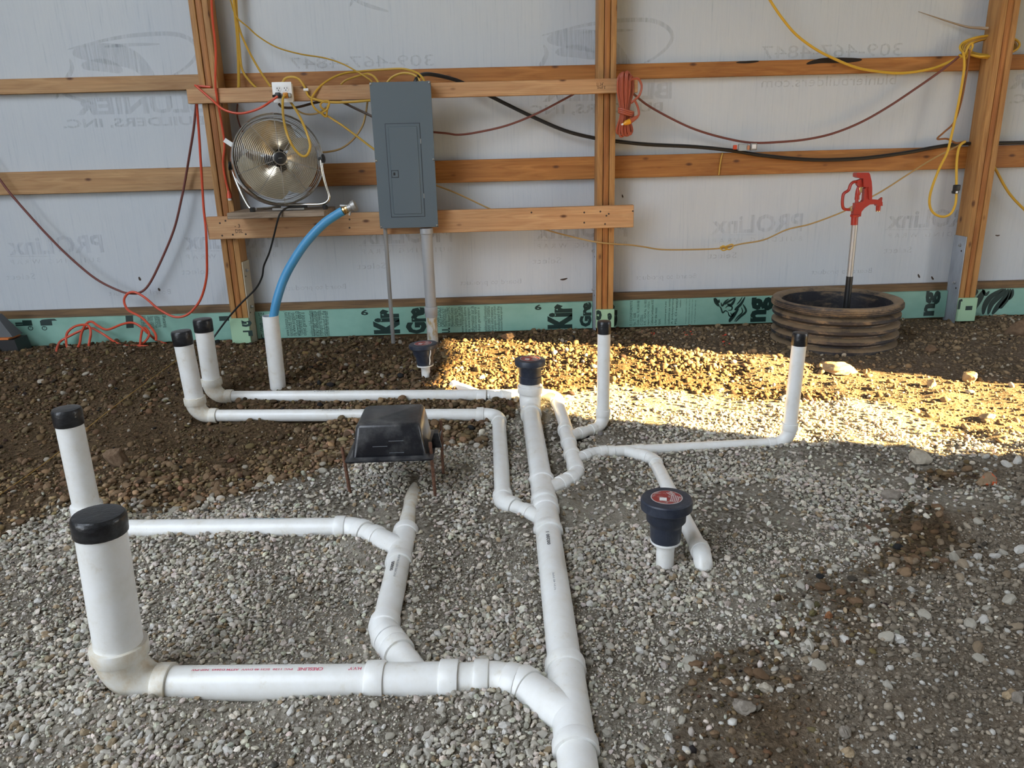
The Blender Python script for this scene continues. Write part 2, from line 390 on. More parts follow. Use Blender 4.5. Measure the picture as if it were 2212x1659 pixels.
def brush(name, strokes, Y, m, parent):
    """tapered printed strokes: list of ([(px,py)..], max width px, taper)"""
    b = MB()
    for pts, wd in strokes:
        P = cr([AT(x, y, Y) for x, y in pts], 6); n = len(P); L = []; Rr = []
        for i, p in enumerate(P):
            t = P[min(i + 1, n - 1)] - P[max(i - 1, 0)]; nn = np.array([-t[2], 0, t[0]]); nn /= max(np.linalg.norm(nn), 1e-9)
            h = wd / PXS(p) / 2 * (0.12 + 0.88 * math.sin(math.pi * (i + 0.3) / (n - 0.4)) ** 0.7 if 0 < i < n - 1 else 0.15)
            L.append(p + nn * h); Rr.append(p - nn * h)
        b.add(L + Rr, [(i, i + 1, n + i + 1, n + i) for i in range(n - 1)])
    return b.build(name, m, parent, smooth=False, recalc=False)

# ------------------------------------------------------------------ numpy noise
def vnoise(x, y, s, seed):
    g = np.random.default_rng(seed).random((256, 256)); X = x / s; Y_ = y / s
    i = np.floor(X).astype(int); j = np.floor(Y_).astype(int); u = X - i; v = Y_ - j
    u = u * u * (3 - 2 * u); v = v * v * (3 - 2 * v); i &= 255; j &= 255; i1 = (i + 1) & 255; j1 = (j + 1) & 255
    return (g[i, j] * (1 - u) + g[i1, j] * u) * (1 - v) + (g[i, j1] * (1 - u) + g[i1, j1] * u) * v - 0.5
def sdist(poly, x, y):      # signed distance (inside positive) to a polygon in plan
    P = np.array(poly); d = np.full(x.shape, 1e9); ins = np.zeros(x.shape, bool); n = len(P)
    for k in range(n):
        a, b = P[k], P[(k + 1) % n]; e = b - a; L = e @ e + 1e-12
        t = np.clip(((x - a[0]) * e[0] + (y - a[1]) * e[1]) / L, 0, 1)
        d = np.minimum(d, np.hypot(x - a[0] - t * e[0], y - a[1] - t * e[1]))
        c = ((a[1] > y) != (b[1] > y)) & (x < (b[0] - a[0]) * (y - a[1]) / (b[1] - a[1] + 1e-12) + a[0]); ins ^= c
    return np.where(ins, d, -d)
def sst(a, b, x):
    t = np.clip((x - a) / (b - a), 0, 1); return t * t * (3 - 2 * t)
GRAVEL = [GP(*q)[:2] for q in [(-500, 1220), (0, 1150), (130, 1085), (330, 1085), (480, 1085), (620, 1050), (740, 1010), (765, 960), (930, 960),
          (1040, 965), (1095, 925), (1130, 862), (1290, 832), (1500, 848), (1700, 852), (1860, 872), (1985, 915), (2090, 985), (2060, 1050),
          (2000, 1110), (1960, 1190), (1900, 1270), (1780, 1390), (1640, 1450), (1560, 1560), (1520, 1660)]] + [np.array([0.3, 0.6]), np.array([-2.2, 0.6])]
TANZ = [np.array(q) for q in [(0.9, 5.3), (0.95, 4.6), (1.3, 4.0)]] + [GP(*q)[:2] for q in [(1600, 830), (1860, 872), (1985, 915), (2090, 985), (2300, 960)]] + [np.array([5.0, 3.2]), np.array([5.0, 5.3])]
MIXZ = [GP(*q)[:2] for q in [(2085, 980), (2060, 1050), (1960, 1190), (1900, 1270), (1780, 1390), (1640, 1450), (1520, 1660)]] + [np.array([0.3, 0.6]), np.array([5.0, 0.6]), np.array([5.0, 3.3])]
BRNP = [[GP(*q)[:2] for q in [(1400, 1660), (1500, 1540), (1560, 1450), (1650, 1430), (1740, 1480), (1830, 1560), (1900, 1660)]] + [np.array([.8, 1.0]), np.array([.3, 1.0])], [GP(*q)[:2] for q in [(1770, 1280), (1830, 1255), (1885, 1280), (1890, 1320), (1840, 1345), (1780, 1330)]]]
def zones(x, y):
    j = vnoise(x, y, 0.23, 3) * 0.22 + vnoise(x, y, 0.07, 4) * 0.12
    sg = sdist(GRAVEL, x, y); rgt = sst(0.9, 1.3, x - 0.28 * (y - 2.4) + 0.15) * sst(3.2, 2.9, y); g = sst(-0.05 - 0.22 * rgt, 0.07 + 0.16 * rgt, sg + j * (1 + 0.8 * rgt))
    t = sst(-0.15, 0.15, sdist(TANZ, x, y) + j)
    mx = sst(-0.10, 0.12, sdist(MIXZ, x, y) + j) 
    for pb in BRNP: br = sst(-0.05, 0.06, sdist(pb, x, y) + j); mx = mx * (1 - .55 * br); g = g * (1 - .7 * br)
    return g, t, mx
PIPE_LINES = []          # filled by the pipe layout: (a, b, r)
def pipe_dist(x, y):
    d = np.full(x.shape, 9.0)
    for a, b, r in PIPE_LINES:
        e = (b - a)[:2]; L = e @ e + 1e-9
        t = np.clip(((x - a[0]) * e[0] + (y - a[1]) * e[1]) / L, 0, 1)
        d = np.minimum(d, np.hypot(x - a[0] - t * e[0], y - a[1] - t * e[1]) - r)
    return d
def zground(x, y, g=None):
    if g is None: g = zones(x, y)[0]
    z = zb(x, y)
    z = z + (1 - 0.55 * g) * (vnoise(x, y, 0.31, 21) * 0.035 + vnoise(x, y, 0.12, 22) * 0.018 + vnoise(x, y, 0.05, 23) * 0.010)
    z = z + g * vnoise(x, y, 0.17, 24) * 0.018 + vnoise(x, y, 0.9, 25) * 0.03
    pd = pipe_dist(x, y)
    z = z + 0.024 * np.exp(-((pd - 0.030) / 0.045) ** 2) * (0.45 + 1.6 * (vnoise(x, y, 0.13, 26) + 0.2)) - 0.006 * np.exp(-(pd / 0.05) ** 2)
    z = z * sst(5.06, 4.98, y) + (1 - sst(5.06, 4.98, y)) * (-0.03)
    rk = sst(1.0, 1.5, x) * sst(2.5, 2.8, y) * sst(3.75, 3.4, y); z = z + rk * (vnoise(x, y, 0.16, 27) * 0.05 + vnoise(x * 0.5 + y, y, 0.22, 28) * 0.04)
    # sunlit bank beside the middle post and rake marks further right
    z = z + 0.045 * np.exp(-(((x - 0.95) / 0.55) ** 2 + ((y - 4.1) / 0.22) ** 2)) + 0.03 * np.exp(-(((x - 2.1) / 0.7) ** 2 + ((y - 3.55) / 0.18) ** 2))
    return z

# ------------------------------------------------------------------ survey of the drain pipes (centre lines), needed by the ground
R4, R3, R25, R2, R15 = 0.0575, 0.0445, 0.038, 0.0305, 0.0245
DZ = 0.012
def up(base, px, py):            # a point straight above `base` (at its distance) seen at px,py
    return AT(px, py, base[1])
MAIN0 = GP(1150, 884, DZ); MAIN1 = GP(1254, 1700, DZ)
def on_main(py):
    t = (py - 884) / (1700 - 884.0); return GP(1150 + t * 104, py, DZ)
W1, W2, W3 = on_main(1066), on_main(1128), on_main(1552)
P1A = GP(462, 857, DZ); P1B = GP(1200, 853, DZ)
BW1 = GP(1232, 953, DZ); BW2 = GP(1242, 1000, DZ); BEL = GP(1248, 1028, DZ)
P2A = GP(428, 898, DZ); P2B = GP(1077, 896, DZ); P2C = GP(1087, 1086, DZ)
LA = GP(198, 1146, DZ); LB = GP(765, 1141, DZ)
NT = GP(898, 1050, -0.03); NW = GP(868, 1188, DZ); NE = GP(828, 1366, DZ); NE2 = GP(852, 1398, DZ)
FA = GP(270, 1478, DZ); FB = GP(1075, 1470, DZ); FC = GP(1135, 1487, DZ); FT = GP(905, 1473, DZ)
S1A = GP(1302, 922, DZ); S2E = GP(1285, 978, DZ); S2W = GP(1350, 972, DZ); S2R = GP(1702, 956, DZ)
TB = GP(1412, 992, DZ); TC = GP(1516, 1196, 0.034)
Q0 = GP(978, 832, 0.0); Q1 = GP(1035, 850, DZ)
for a, b, r in [(MAIN0, MAIN1, R3), (P1A, P1B, R2), (P1B, BEL, R2), (BEL, W1, R2), (P2A, P2B, R2), (P2B, P2C, R2), (P2C, W2, R2),
                (LA, LB, R25), (LB, NW, R25), (NW, NE, R25), (NE, NE2, R25), (NE2, FT, R25), (FA, FB, R3), (FB, FC, R3), (FC, W3, R3), (NT, NW, R2),
                (S1A, BW1, R15), (BW2, S2E, R15), (S2E, S2R, R15), (S2W, TB, R15), (TB, TC, R15)]:
    PIPE_LINES.append((a, b, r))

# ------------------------------------------------------------------ ground
def axis(lo, hi, a, b, fine, coarse):
    return np.concatenate([np.arange(lo, a, coarse), np.arange(a, b, fine), np.arange(b, hi + coarse * .5, coarse)])
gx = axis(-6.5, 5.0, -3.9, 4.0, 0.0155, 0.25); gy = axis(-7.0, 5.2, 1.0, 5.2, 0.0150, 0.3)
X, Y = np.meshgrid(gx, gy); nx, ny = len(gx), len(gy)
g, t, mx = zones(X, Y); Z = zground(X, Y, g)
me = bpy.data.meshes.new('floor')
idx = np.arange(nx * ny).reshape(ny, nx)
quads = np.stack([idx[:-1, :-1], idx[:-1, 1:], idx[1:, 1:], idx[1:, :-1]], -1).reshape(-1, 4)
me.vertices.add(nx * ny); me.vertices.foreach_set('co', np.stack([X, Y, Z], -1).ravel())
me.loops.add(quads.size); me.loops.foreach_set('vertex_index', quads.ravel())
me.polygons.add(len(quads)); me.polygons.foreach_set('loop_start', np.arange(len(quads)) * 4)
me.update(calc_edges=True); me.polygons.foreach_set('use_smooth', np.ones(len(quads), bool))
ca = me.color_attributes.new('zone', 'FLOAT_COLOR', 'POINT')
ca.data.foreach_set('color', np.stack([g, t, mx, np.ones_like(g)], -1).ravel())
me.materials.append(M_GROUND)
floor = bpy.data.objects.new('floor', me); COL.objects.link(floor); floor['kind'] = 'structure'; ORG['floor'] = np.zeros(3)
floor['label'] = 'bare ground of brown dirt and pale gravel inside the building'

# ------------------------------------------------------------------ building shell
def struct(name, b, m, label=None):
    o = b.build(name, m, None, org=(0, 0, 0)); o['kind'] = 'structure'
    if label: o['label'] = label
    return o
def wallwave(x, z): return 0.0
# back wall: white house wrap sheet
b = MB(); b.prism([(-6.5, YW, -0.25), (5.0, YW, -0.25), (5.0, YW, 4.2), (-0.75, YW, 6.5), (-6.5, YW, 4.2)], (0, 0.03, 0))
wall_back = struct('wall_back', b, M_WRAP, 'white house wrap stretched across the back wall behind the framing')
# gable roof; an unseen open hole is added in the left slope for sky light
RX, RZ_, PT = -0.75, 4.2, math.tan(math.radians(22))
def rz(x): return 4.2 + (5.75 - abs(x - RX)) * PT
SK = (-5.4, -2.3, -4.2, 1.6)      # added opening for light: x0, x1, y0, y1
def slab(b, x0, x1, y0, y1): b.hexa([(x0, y0, rz(x0)), (x1, y0, rz(x1)), (x1, y1, rz(x1)), (x0, y1, rz(x0)), (x0, y0, rz(x0) + .05), (x1, y0, rz(x1) + .05), (x1, y1, rz(x1) + .05), (x0, y1, rz(x0) + .05)])
b = MB(); slab(b, RX, 5.05, -7.05, 5.15); slab(b, -6.55, SK[0], -7.05, 5.15); slab(b, SK[1], RX, -7.05, 5.15); slab(b, SK[0], SK[1], -7.05, SK[2]); slab(b, SK[0], SK[1], SK[3], 5.15); struct('ceiling', b, M_ROOF)
# left wall with the big open doorway the daylight comes through
DL0, DL1, DLH = -6.2, -0.5, 3.9
b = MB(); b.box((-6.55, -7.05, -0.25), (-6.5, DL0, 4.2)); b.box((-6.55, DL1, -0.25), (-6.5, 5.1, 4.2)); b.box((-6.55, DL0, DLH), (-6.5, DL1, 4.2)); struct('wall_left', b, M_SHED)
b = MB(); b.prism([(-6.5, -7.05, -0.25), (5.0, -7.05, -0.25), (5.0, -7.05, 4.2), (-0.75, -7.05, 6.5), (-6.5, -7.05, 4.2)], (0, 0.05, 0)); struct('wall_front', b, M_SHED)
# right wall with an open walk door that lets the low sun in
DR0, DR1, DRH = 1.72, 2.80, 2.00
b = MB(); b.box((5.0, -7.05, -0.25), (5.05, DR0, 4.2)); b.box((5.0, DR1, -0.25), (5.05, 5.15, 4.2)); b.box((5.0, DR0, DRH), (5.05, DR1, 4.2)); struct('wall_right', b, M_SHED)
b = MB(); b.box((-60, -60, -0.45), (60, 60, -0.30)); struct('ground_outside', b, M_GRASS)

# faded printing on the back of the wrap (seen mirrored)
YT = YW - 0.0012
def wl(s, x0, y0, x1, y1, m=M_INK, bold=0.0): return pletter(s, x0, y0, x1, y1, YT, m, wall_back, 'M', bold)
wl('BLUNIER', 165, 209, 446, 246, bold=0.04); wl('BUILDERS, INC.', 137, 254, 440, 277, bold=0.03)
wl('BLUNIER', 1172, 181, 1452, 217, bold=0.04); wl('BUILDERS, INC.', 1135, 224, 1432, 248, bold=0.03)
wl('309-467-4847', 627, 121, 936, 146); wl('309-467-4847', 1645, 96, 1950, 124)
wl('blunierbuilders.com', 1645, 164, 1937, 186); wl('blunierbuilders.com', 625, 190, 915, 211)
wl('BLUNIER', 2178, 156, 2440, 190, bold=0.04); wl('BUILDERS, INC.', 2180, 200, 2450, 224, bold=0.03)
for k, x0 in enumerate([-362, 17, 396, 775, 1154, 1533, 1912]):
    dy = -0.0303 * (x0 - 1533)
    yb = 463 + dy
    wl('PROLinx', x0 + 4, yb, x0 + 202, yb + 40, M_INKB, 0.03)
    wl('B U I L D I N G   W R A P', x0 + 6, yb + 50, x0 + 200, yb + 60, M_INKB); wl('Select', x0 - 3, yb + 82, x0 + 58, yb + 95, M_INKB)
    a = AT(x0, yb + 45, YT); c = AT(x0 + 100, yb + 45, YT); bb = MB(); bb.add([a, c, c + [0, 0, 0.003], a + [0, 0, 0.003]], [(0, 1, 2, 3)]); bb.build('printed_line', M_INKB, wall_back, smooth=False, recalc=False)
    wl('Board to product', x0 - 160, yb + 129, x0 - 28, yb + 143, M_INKB)
def logo(ox, oy, k=1.0):
    S = lambda pts: [(ox + x * k, oy + y * k) for x, y in pts]
    brush('printed_logo', [(S([(0, 32), (40, 22), (100, 8), (160, 0), (225, -2), (262, 8), (282, 30), (272, 56), (240, 82), (205, 98)]), 9),
          (S([(12, 40), (60, 40), (110, 44), (150, 60), (190, 100)]), 44), (S([(80, 26), (130, 22), (200, 20)]), 7),
          (S([(5, 52), (10, 75), (-10, 110), (-25, 140)]), 10), (S([(30, 68), (80, 66), (120, 78)]), 26), (S([(-30, 115), (10, 135), (60, 150)]), 8)], YT, M_INK, wall_back)
logo(145, 75); logo(1170, 45); logo(780, -125)
# small dark scuffs on the wrap
for x, y, dx, dy, wd in [(1210, 604, 16, -3, 4), (300, 598, 4, 8, 5), (1983, 592, 4, 8, 4), (2012, 597, 5, 7, 4), (2150, 508, 10, 0, 3), (342, 622, 4, 6, 5), (1344, 420, 2, 7, 3)]:
    brush('scuff_mark', [([(x, y), (x + dx / 2, y + dy / 2 + 1), (x + dx, y + dy)], wd)], YT, M_PEN, wall_back)

# ------------------------------------------------------------------ framing
def pz(px, py, Y_): return AT(px, py, Y_)[2]
xl0, xl1, xm1, xr0 = None, None, None, None
POSTX = []
for pts in ([(403, 0), (500, 686)], [(1293, 100), (1283 + 3.5, 667)], [(2163, 0), (2074, 640)]):
    POSTX.append(np.mean([AT(x, y, YP)[0] for x, y in pts]))
def girt(x0, x1, z0, z1, m, label):
    b = MB(); b.bbox((x0, YG, z0), (x1, YW - 0.002, z1), 0.003); return tag(b.build('wall_girt', m), label, 'girt', 'horizontal wall girts')
G1 = [np.mean([pz(400, 161, YG), pz(1340, 137.5, YG), pz(2080, 121, YG)])]; G1.append(np.mean([pz(400, 194, YG), pz(1340, 170, YG), pz(2080, 154, YG)]))
G2 = [np.mean([pz(450, 358, YG), pz(1340, 336, YG), pz(1860, 325, YG)]), np.mean([pz(450, 406, YG), pz(1340, 386, YG), pz(1860, 373, YG)])]
pc = [x + 0.057 for x in POSTX]
segs = [(-5.2, pc[0] - 0.002), (pc[0], pc[1] - 0.002), (pc[1], pc[2] - 0.002), (pc[2], 4.95)]
for (top, bot), nm in ((G1, 'upper narrow'), (G2, 'lower wide')):
    for (x0, x1), mm, where in zip(segs, (M_GIRTL, M_GIRT, M_GIRT, M_GIRT),
          ('left of the fan post', 'passing behind the grey breaker panel', 'between the middle and right posts', 'right of the right-hand post')):
        girt(x0, x1, bot, top, mm, f'{nm} wooden girt {where}')
for q, wd in [([(1742, 138), (1775, 131), (1830, 130), (1862, 129)], 11), ([(1590, 135), (1617, 134), (1640, 132)], 5)]:
    brush('bark_streak', [(q, wd)], YG - 0.0015, M_GAP, bpy.data.objects['wall_girt.002'])

SKZ0, SKZ1 = np.mean([pz(916, 664, 5.03), pz(1700, 636, 5.03)]), np.mean([pz(916, 646, 5.04), pz(1700, 622.5, 5.04)])
b = MB(); b.bbox((-5.2, 5.045, -0.2), (4.95, YW - 0.002, SKZ1), 0.003); o = b.build('baseboard_back', M_SKIRT); tag(o, 'brown treated skirt plank along the foot of the back wall', None, kind='structure')
FZ0 = np.mean([pz(916, 724, 5.02), pz(1700, 693, 5.02)]); YF = 5.02
foam = {}
fsegs = [(-5.2, pc[0] - 0.066, 'left of the fan post with orange cord in front'), (pc[0] + 0.066, pc[1] - 0.066, 'between the fan post and the middle post'), (pc[1] + 0.066, pc[2] - 0.066, 'running behind the muddy corrugated pipe'), (pc[2] + 0.066, 4.95, 'right of the right-hand post')]
for k, (x0, x1, wh) in enumerate(fsegs):
    b = MB(); b.bbox((x0, YF, FZ0), (x1, 5.044, SKZ0), 0.002)
    foam[k] = tag(b.build('foam_board', M_FOAM), f'green printed foam insulation strip {wh}', 'foam board', 'green foam strips')
YI = YF - 0.0008
def gl(s, x0, y0, x1, y1, k, orient='R', bold=0.0): return pletter(s, x0, y0, x1, y1, YI, M_FINK, foam[k], orient, bold)
# left strip: inverted fragments, marks and fine print
gl('F', 34, 692, 68, 704, 0, 'D', 0.12); gl('J', 88, 689, 123, 703, 0, 'D', 0.12); gl('I', 474, 683, 494, 693, 0, 'D', 0.12)
for x in (66, 96): gl('®', x - 5, 704, x + 5, 714, 0, 'D', 0.03)
p = AT(279, 695, YI); q = PXS(p)
b = MB(); b.add([AT(271, 682, YI), AT(287, 681, YI), AT(289, 708, YI), AT(273, 709, YI)], [(0, 1, 2, 3)]); b.build('printed_badge', M_FINK, foam[0], smooth=False, recalc=False)
for i, s in enumerate(['insulation board', 'type IV panel', 'fabricant / maker', 'product listing', 'thickness', 'epaisseur']):
    gl(s, 304 + i * 7.5, 683, 309 + i * 7.5, 712 - i, 0)
gl('listing', 352, 681, 358, 707, 0)
def block(k, x0, yt, yb, lines, dx, h):
    for i, s in enumerate(lines):
        x = x0 + i * dx; dy = -0.03 * (x - x0); gl(s, x, yt + dy + (i % 3) * 1.5, x + h, yb + dy, k)
LN1 = ['COMPLIANCE', 'CAN/ULC-S701', 'Florida Product App.', 'Vol. Report CCMC', 'Miami-Dade County', 'Conforms to: Voir Fic', 'UL LLC - See Class']
LN2 = ['www.kingspan.com/', 'exceptions inform', 'de www.kingspan', 'information sur la', 'Tolerances apply', 'objet garantie a']
LN3 = ['additional Information', 'avant avec contenu', 'suite informations', 'a propos du produit', 'manufactured in the', 'minimum flame spread']
block(1, 563, 676, 716, LN1[:1], 7, 7); gl('c', 565, 722, 574, 733, 1)
block(1, 617, 673, 726, LN2, 7.4, 6); block(1, 670, 671, 726, LN3, 7.0, 5)
for x in (0, 375):
    dy = -0.03 * x
    gl('6', 780 + x, 669 + dy, 795 + x, 681 + dy, 1, 'N', 0.03)
    gl('Kir', 808 + x, 668 + dy, 861 + x, 721 + dy, 1, 'R', 0.06)
    if x == 0: gl('Gre', 878 + x, 664 + dy, 919 + x, 721 + dy, 1, 'R', 0.06)
gl('Gre', 1252, 653, 1278, 706, 1, 'R', 0.06)
block(1, 945, 664, 706, LN1, 7.3, 6); gl('UL', 955, 708, 972, 719, 1, 'R', 0.03)
block(1, 996, 662, 718, LN2, 7.2, 5.5); block(1, 1046, 661, 716, LN3, 7.0, 5)
gl('er', 1322, 657, 1334, 705, 2, 'R', 0.06)
LN4 = ['E / CONFORMITE', 'No. T 1608.', 'Code - No. FL14104-R8', 'C 12720-L', 'A FL - NOA No. 16-1003', 'report CCMC 12722-L', 'California Certification A103', 's for the most', 'tion.', 'continuous pour la plus', 'conformite aux normes', 'A polystyrene', 'PSL CI-contre']
ty = [650, 676, 650, 680, 649, 652, 649, 666, 690, 653, 647, 647, 647]
for i, s in enumerate(LN4): gl(s, 1360 + i * 7.6 + (6 if i > 8 else 0), ty[i] - 0.2 * i, 1366.5 + i * 7.6 + (6 if i > 8 else 0), 703 - 0.25 * i, 2)
for i, s in enumerate(['Kingspan Insulation of North', 'Insulation Batts for the U.S.', 'see a company Atlanta GA', 'rest of these for Barrie.']): gl(s, 1480 + i * 6.4, 645 + i, 1484.5 + i * 6.4, 699, 2)
for i, s in enumerate(['For product', 'installation']): gl(s, 1462 + i * 5.5, 647, 1466 + i * 5.5, 664, 2)
def LZ(pts): return [(1320 + x / 5.267, 620 + y / 5.267) for x, y in pts]
brush('printed_emblem', [(LZ(q), wd) for q, wd in [
    ([(1172, 125), (1195, 175), (1230, 220)], 7), ([(1185, 122), (1225, 175), (1228, 140)], 4), ([(1228, 215), (1250, 240), (1270, 292), (1300, 270), (1330, 285)], 3.4),
    ([(1250, 175), (1265, 215), (1300, 165), (1340, 135)], 4), ([(1290, 200), (1330, 170), (1420, 118)], 5), ([(1320, 195), (1370, 200), (1415, 130)], 6),
    ([(1300, 240), (1330, 215), (1375, 225), (1370, 260), (1330, 265)], 3.2), ([(1330, 280), (1345, 325), (1380, 330), (1405, 280)], 3.2),
    ([(1360, 290), (1375, 320), (1390, 290)], 2.6), ([(1525, 112), (1480, 190), (1425, 245), (1405, 265)], 6), ([(1495, 112), (1465, 160), (1430, 200)], 3),
    ([(1500, 195), (1535, 275), (1470, 340), (1415, 398)], 5), ([(1450, 245), (1400, 320), (1360, 370), (1345, 400)], 8), ([(1480, 230), (1495, 285), (1440, 340), (1400, 395)], 3)]], YI, M_FINK, foam[2])
gl('ng', 1620, 642, 1672, 695, 2, 'R', 0.05); gl('en', 1691, 639, 1713, 688, 2, 'R', 0.05)
gl('ng', 1994, 628, 2034, 682, 2, 'R', 0.05)
def RZ(pts): return [(1960 + x / 6.913, 480 + y / 6.913) for x, y in pts]
brush('printed_emblem', [(RZ(q), wd) for q, wd in [([(1440, 996), (1250, 1110), (1160, 1240), (1130, 1378)], 13), ([(1470, 996), (1400, 1080), (1260, 1220), (1205, 1378)], 13),
    ([(1505, 996), (1455, 1130), (1340, 1270), (1265, 1376)], 13), ([(1540, 996), (1515, 1110), (1400, 1260), (1382, 1292)], 10), ([(1575, 996), (1560, 1090), (1512, 1160)], 8),
    ([(1150, 1010), (1090, 1120), (1000, 1260), (955, 1376)], 16), ([(1120, 1000), (1170, 1080), (1225, 1030)], 7), ([(1000, 1000), (1040, 1040), (1000, 1100)], 6)]], YI, M_FINK, foam[3])

# posts: three plies, galvanised side plate with bolts, foam patch at the foot
PB = [np.mean([pz(520, 686, YP)]), pz(1303, 667, YP), pz(2090, 640, YP)]
plab = ['left three-ply wooden post beside the drum fan', 'middle three-ply wooden post with the hanging orange cord coil', 'right three-ply wooden post behind the corrugated pipe']
posts = []
for k in range(3):
    x0 = POSTX[k]; t = thing('wooden_post', plab[k], 'post', (x0 + 0.057, YP + 0.07, PB[k]), 'three-ply wall posts'); posts.append(t)
    for i in range(3):
        b = MB(); b.bbox((x0 + i * 0.038 + 0.0018, YP + (0.005 if i == 1 else 0.0), PB[k] - 0.12), (x0 + (i + 1) * 0.038 - 0.0018, YG - 0.001, 4.19), 0.0035, 2)
        b.build('ply', [M_POST, M_POSTT][0] if i != 1 else M_POSTT, t)
def plate(k, side, ztop, zbot, m, wpx):
    x0 = POSTX[k] - 0.006 if side < 0 else POSTX[k] + 0.114
    b = MB(); b.bbox((x0, YP + 0.003, zbot), (x0 + 0.006, YG - 0.002, ztop), 0.001); pl = b.build('side_plate', m, posts[k])
    sx = x0 if side < 0 else x0 + 0.006
    for zz in (ztop - 0.06, ztop - 0.34 * (ztop - zbot) - 0.11):
        b = MB(); b.lathe([(0.011, 0), (0.011, 0.007), (0.006, 0.009), (0.006, 0.016), (0.004, 0.018)], (sx, YP + 0.055, zz), (side, 0, 0), 8); b.build('bolt', M_GALV, pl)
        b = MB(); b.lathe([(0.006, 0), (0.006, 0.0012)], (sx, YP + 0.035, zz - 0.035), (side, 0, 0), 10); b.build('bolt_hole', M_GAP, pl)
plate(0, 1, pz(546, 566, YP), -0.02, M_PLATEB, 17); plate(1, -1, pz(1283, 524, YP), -0.01, M_PLATE, 6); plate(2, -1, pz(2080, 512, YP), -0.02, M_PLATE, 60)
fl = ['at the foot of the fan post', 'at the foot of the middle post', 'at the foot of the right-hand post']
for k, (yt, yb) in enumerate([(688, 742), (669, 708), (644, 694)]):
    xm = [520, 1303, 2088][k]; z1 = pz(xm, yt, YP - 0.02); z0 = pz(xm, yb, YP - 0.02)
    b = MB(); b.bbox((POSTX[k] - 0.004, YP - 0.022, z0), (POSTX[k] + 0.118, YP - 0.002, z1), 0.002)
    o = tag(b.build('foam_offcut', M_FOAM2), f'small pale green foam offcut {fl[k]}', 'foam offcut', 'foam offcuts')
    YO = YP - 0.0226
    if k == 0: pletter('G', 523, 690, 543, 706, YO, M_FINK, o, 'D', 0.08); pletter('L', 526, 714, 545, 726, YO, M_FINK, o, 'D', 0.08)
    if k == 1: pletter('c', 1288, 670, 1300, 692, YO, M_FINK, o, 'D', 0.08); pletter('e', 1312, 676, 1322, 692, YO, M_FINK, o, 'D', 0.05)
    if k == 2: pletter('J', 2068, 646, 2080, 668, YO, M_FINK, o, 'D', 0.08); pletter('I', 2085, 661, 2101, 670, YO, M_FINK, o, 'R', 0.1); pletter('- - -', 2058, 655, 2064, 694, YO, M_FINK, o, 'R', 0.08)

# mounting boards nailed across the posts
UB = (np.mean([pz(600, 187, YB), pz(1000, 177, YB), pz(1320, 169.5, YB)]), np.mean([pz(500, 222, YB), pz(1000, 209, YB), pz(1250, 203.5, YB)]))
LB_ = (np.mean([pz(500, 465, YB), pz(1000, 455, YB), pz(1340, 444, YB)]), np.mean([pz(500, 514, YB), pz(1000, 504, YB), pz(1340, 492, YB)]))
b = MB(); b.bbox((AT(404, 208, YB)[0], YB, UB[1]), (AT(1378, 185, YB)[0], YP - 0.001, UB[0]), 0.003)
ub = tag(b.build('mounting_board', M_BOARD), 'narrow wooden board across the posts carrying the outlet box', 'board', 'boards nailed across the posts')
b = MB(); b.bbox((AT(447, 490, YB)[0], YB, LB_[1]), (AT(1369, 468, YB)[0], YP - 0.001, LB_[0]), 0.003)
lb = tag(b.build('mounting_board', M_BOARD), 'wide wooden board across the posts below the breaker panel', 'board', 'boards nailed across the posts')
pletter('11 3/4"', 1289, 178, 1304, 186, YB - 0.001, M_PEN, ub); pletter('Shelf E', 1290, 186, 1308, 192, YB - 0.001, M_PEN, ub)
pletter('- 3', 507, 484, 518, 492, YB - 0.001, M_PEN, lb); pletter('DSL', 509, 495, 524, 503, YB - 0.001, M_PEN, lb)
for x, y in [(487, 477), (475, 482), (531, 506), (503, 507), (480, 509), (1262, 459), (1297, 457), (1310, 466), (1315, 462), (1262, 481), (1307, 484), (1367, 456), (755, 474), (755, 492), (1148, 459)]:
    p = AT(x, y, YB - 0.0008); b = MB(); b.add(disc_pts(p, (0, -1, 0), 0.006, 10), [list(range(10))]); b.build('nail_hole', M_PEN, lb, smooth=False, recalc=False)
z0 = LB_[0]
b = MB(); pa = AT(498, 456, YB - 0.26); pb_ = AT(704, 452, YB - 0.2)
b.bbox((AT(499, 458, 4.70)[0], 4.62, z0 + 0.001), (AT(706, 450, 4.70)[0], YP + 0.05, z0 + 0.037), 0.003)
tag(b.build('shelf_plank', M_OLD), 'weathered plank shelf under the drum fan', 'plank')
SHZ = z0 + 0.038

# ------------------------------------------------------------------ breaker panel
YPN = YB - 0.10
pTL, pTR, pBR, pBL = AT(797, 178, YPN), AT(931, 175, YPN), AT(946, 490, YPN), AT(822, 494, YPN)
px0 = (pTL[0] + pBL[0]) / 2; px1 = (pTR[0] + pBR[0]) / 2; pz1 = (pTL[2] + pTR[2]) / 2; pz0 = (pBL[2] + pBR[2]) / 2
PNL = thing('breaker_panel', 'tall grey electrical breaker panel mounted on two boards', 'breaker panel', ((px0 + px1) / 2, YB - 0.05, pz0))
b = MB(); b.bbox((px0 + 0.008, YPN + 0.004, pz0 + 0.008), (px1 - 0.008, YB - 0.0005, pz1 - 0.008), 0.003); b.build('enclosure', M_PANEL, PNL)
b = MB(); b.bbox((px0, YPN - 0.0015, pz0), (px1, YPN + 0.0035, pz1), 0.0012); cover = b.build('cover', M_PANEL, PNL)
W_ = px1 - px0; H_ = pz1 - pz0
dx0, dx1 = px0 + 0.215 * W_, px0 + 0.775 * W_; dz1, dz0 = pz1 - 0.278 * H_, pz1 - 0.918 * H_
b = MB()
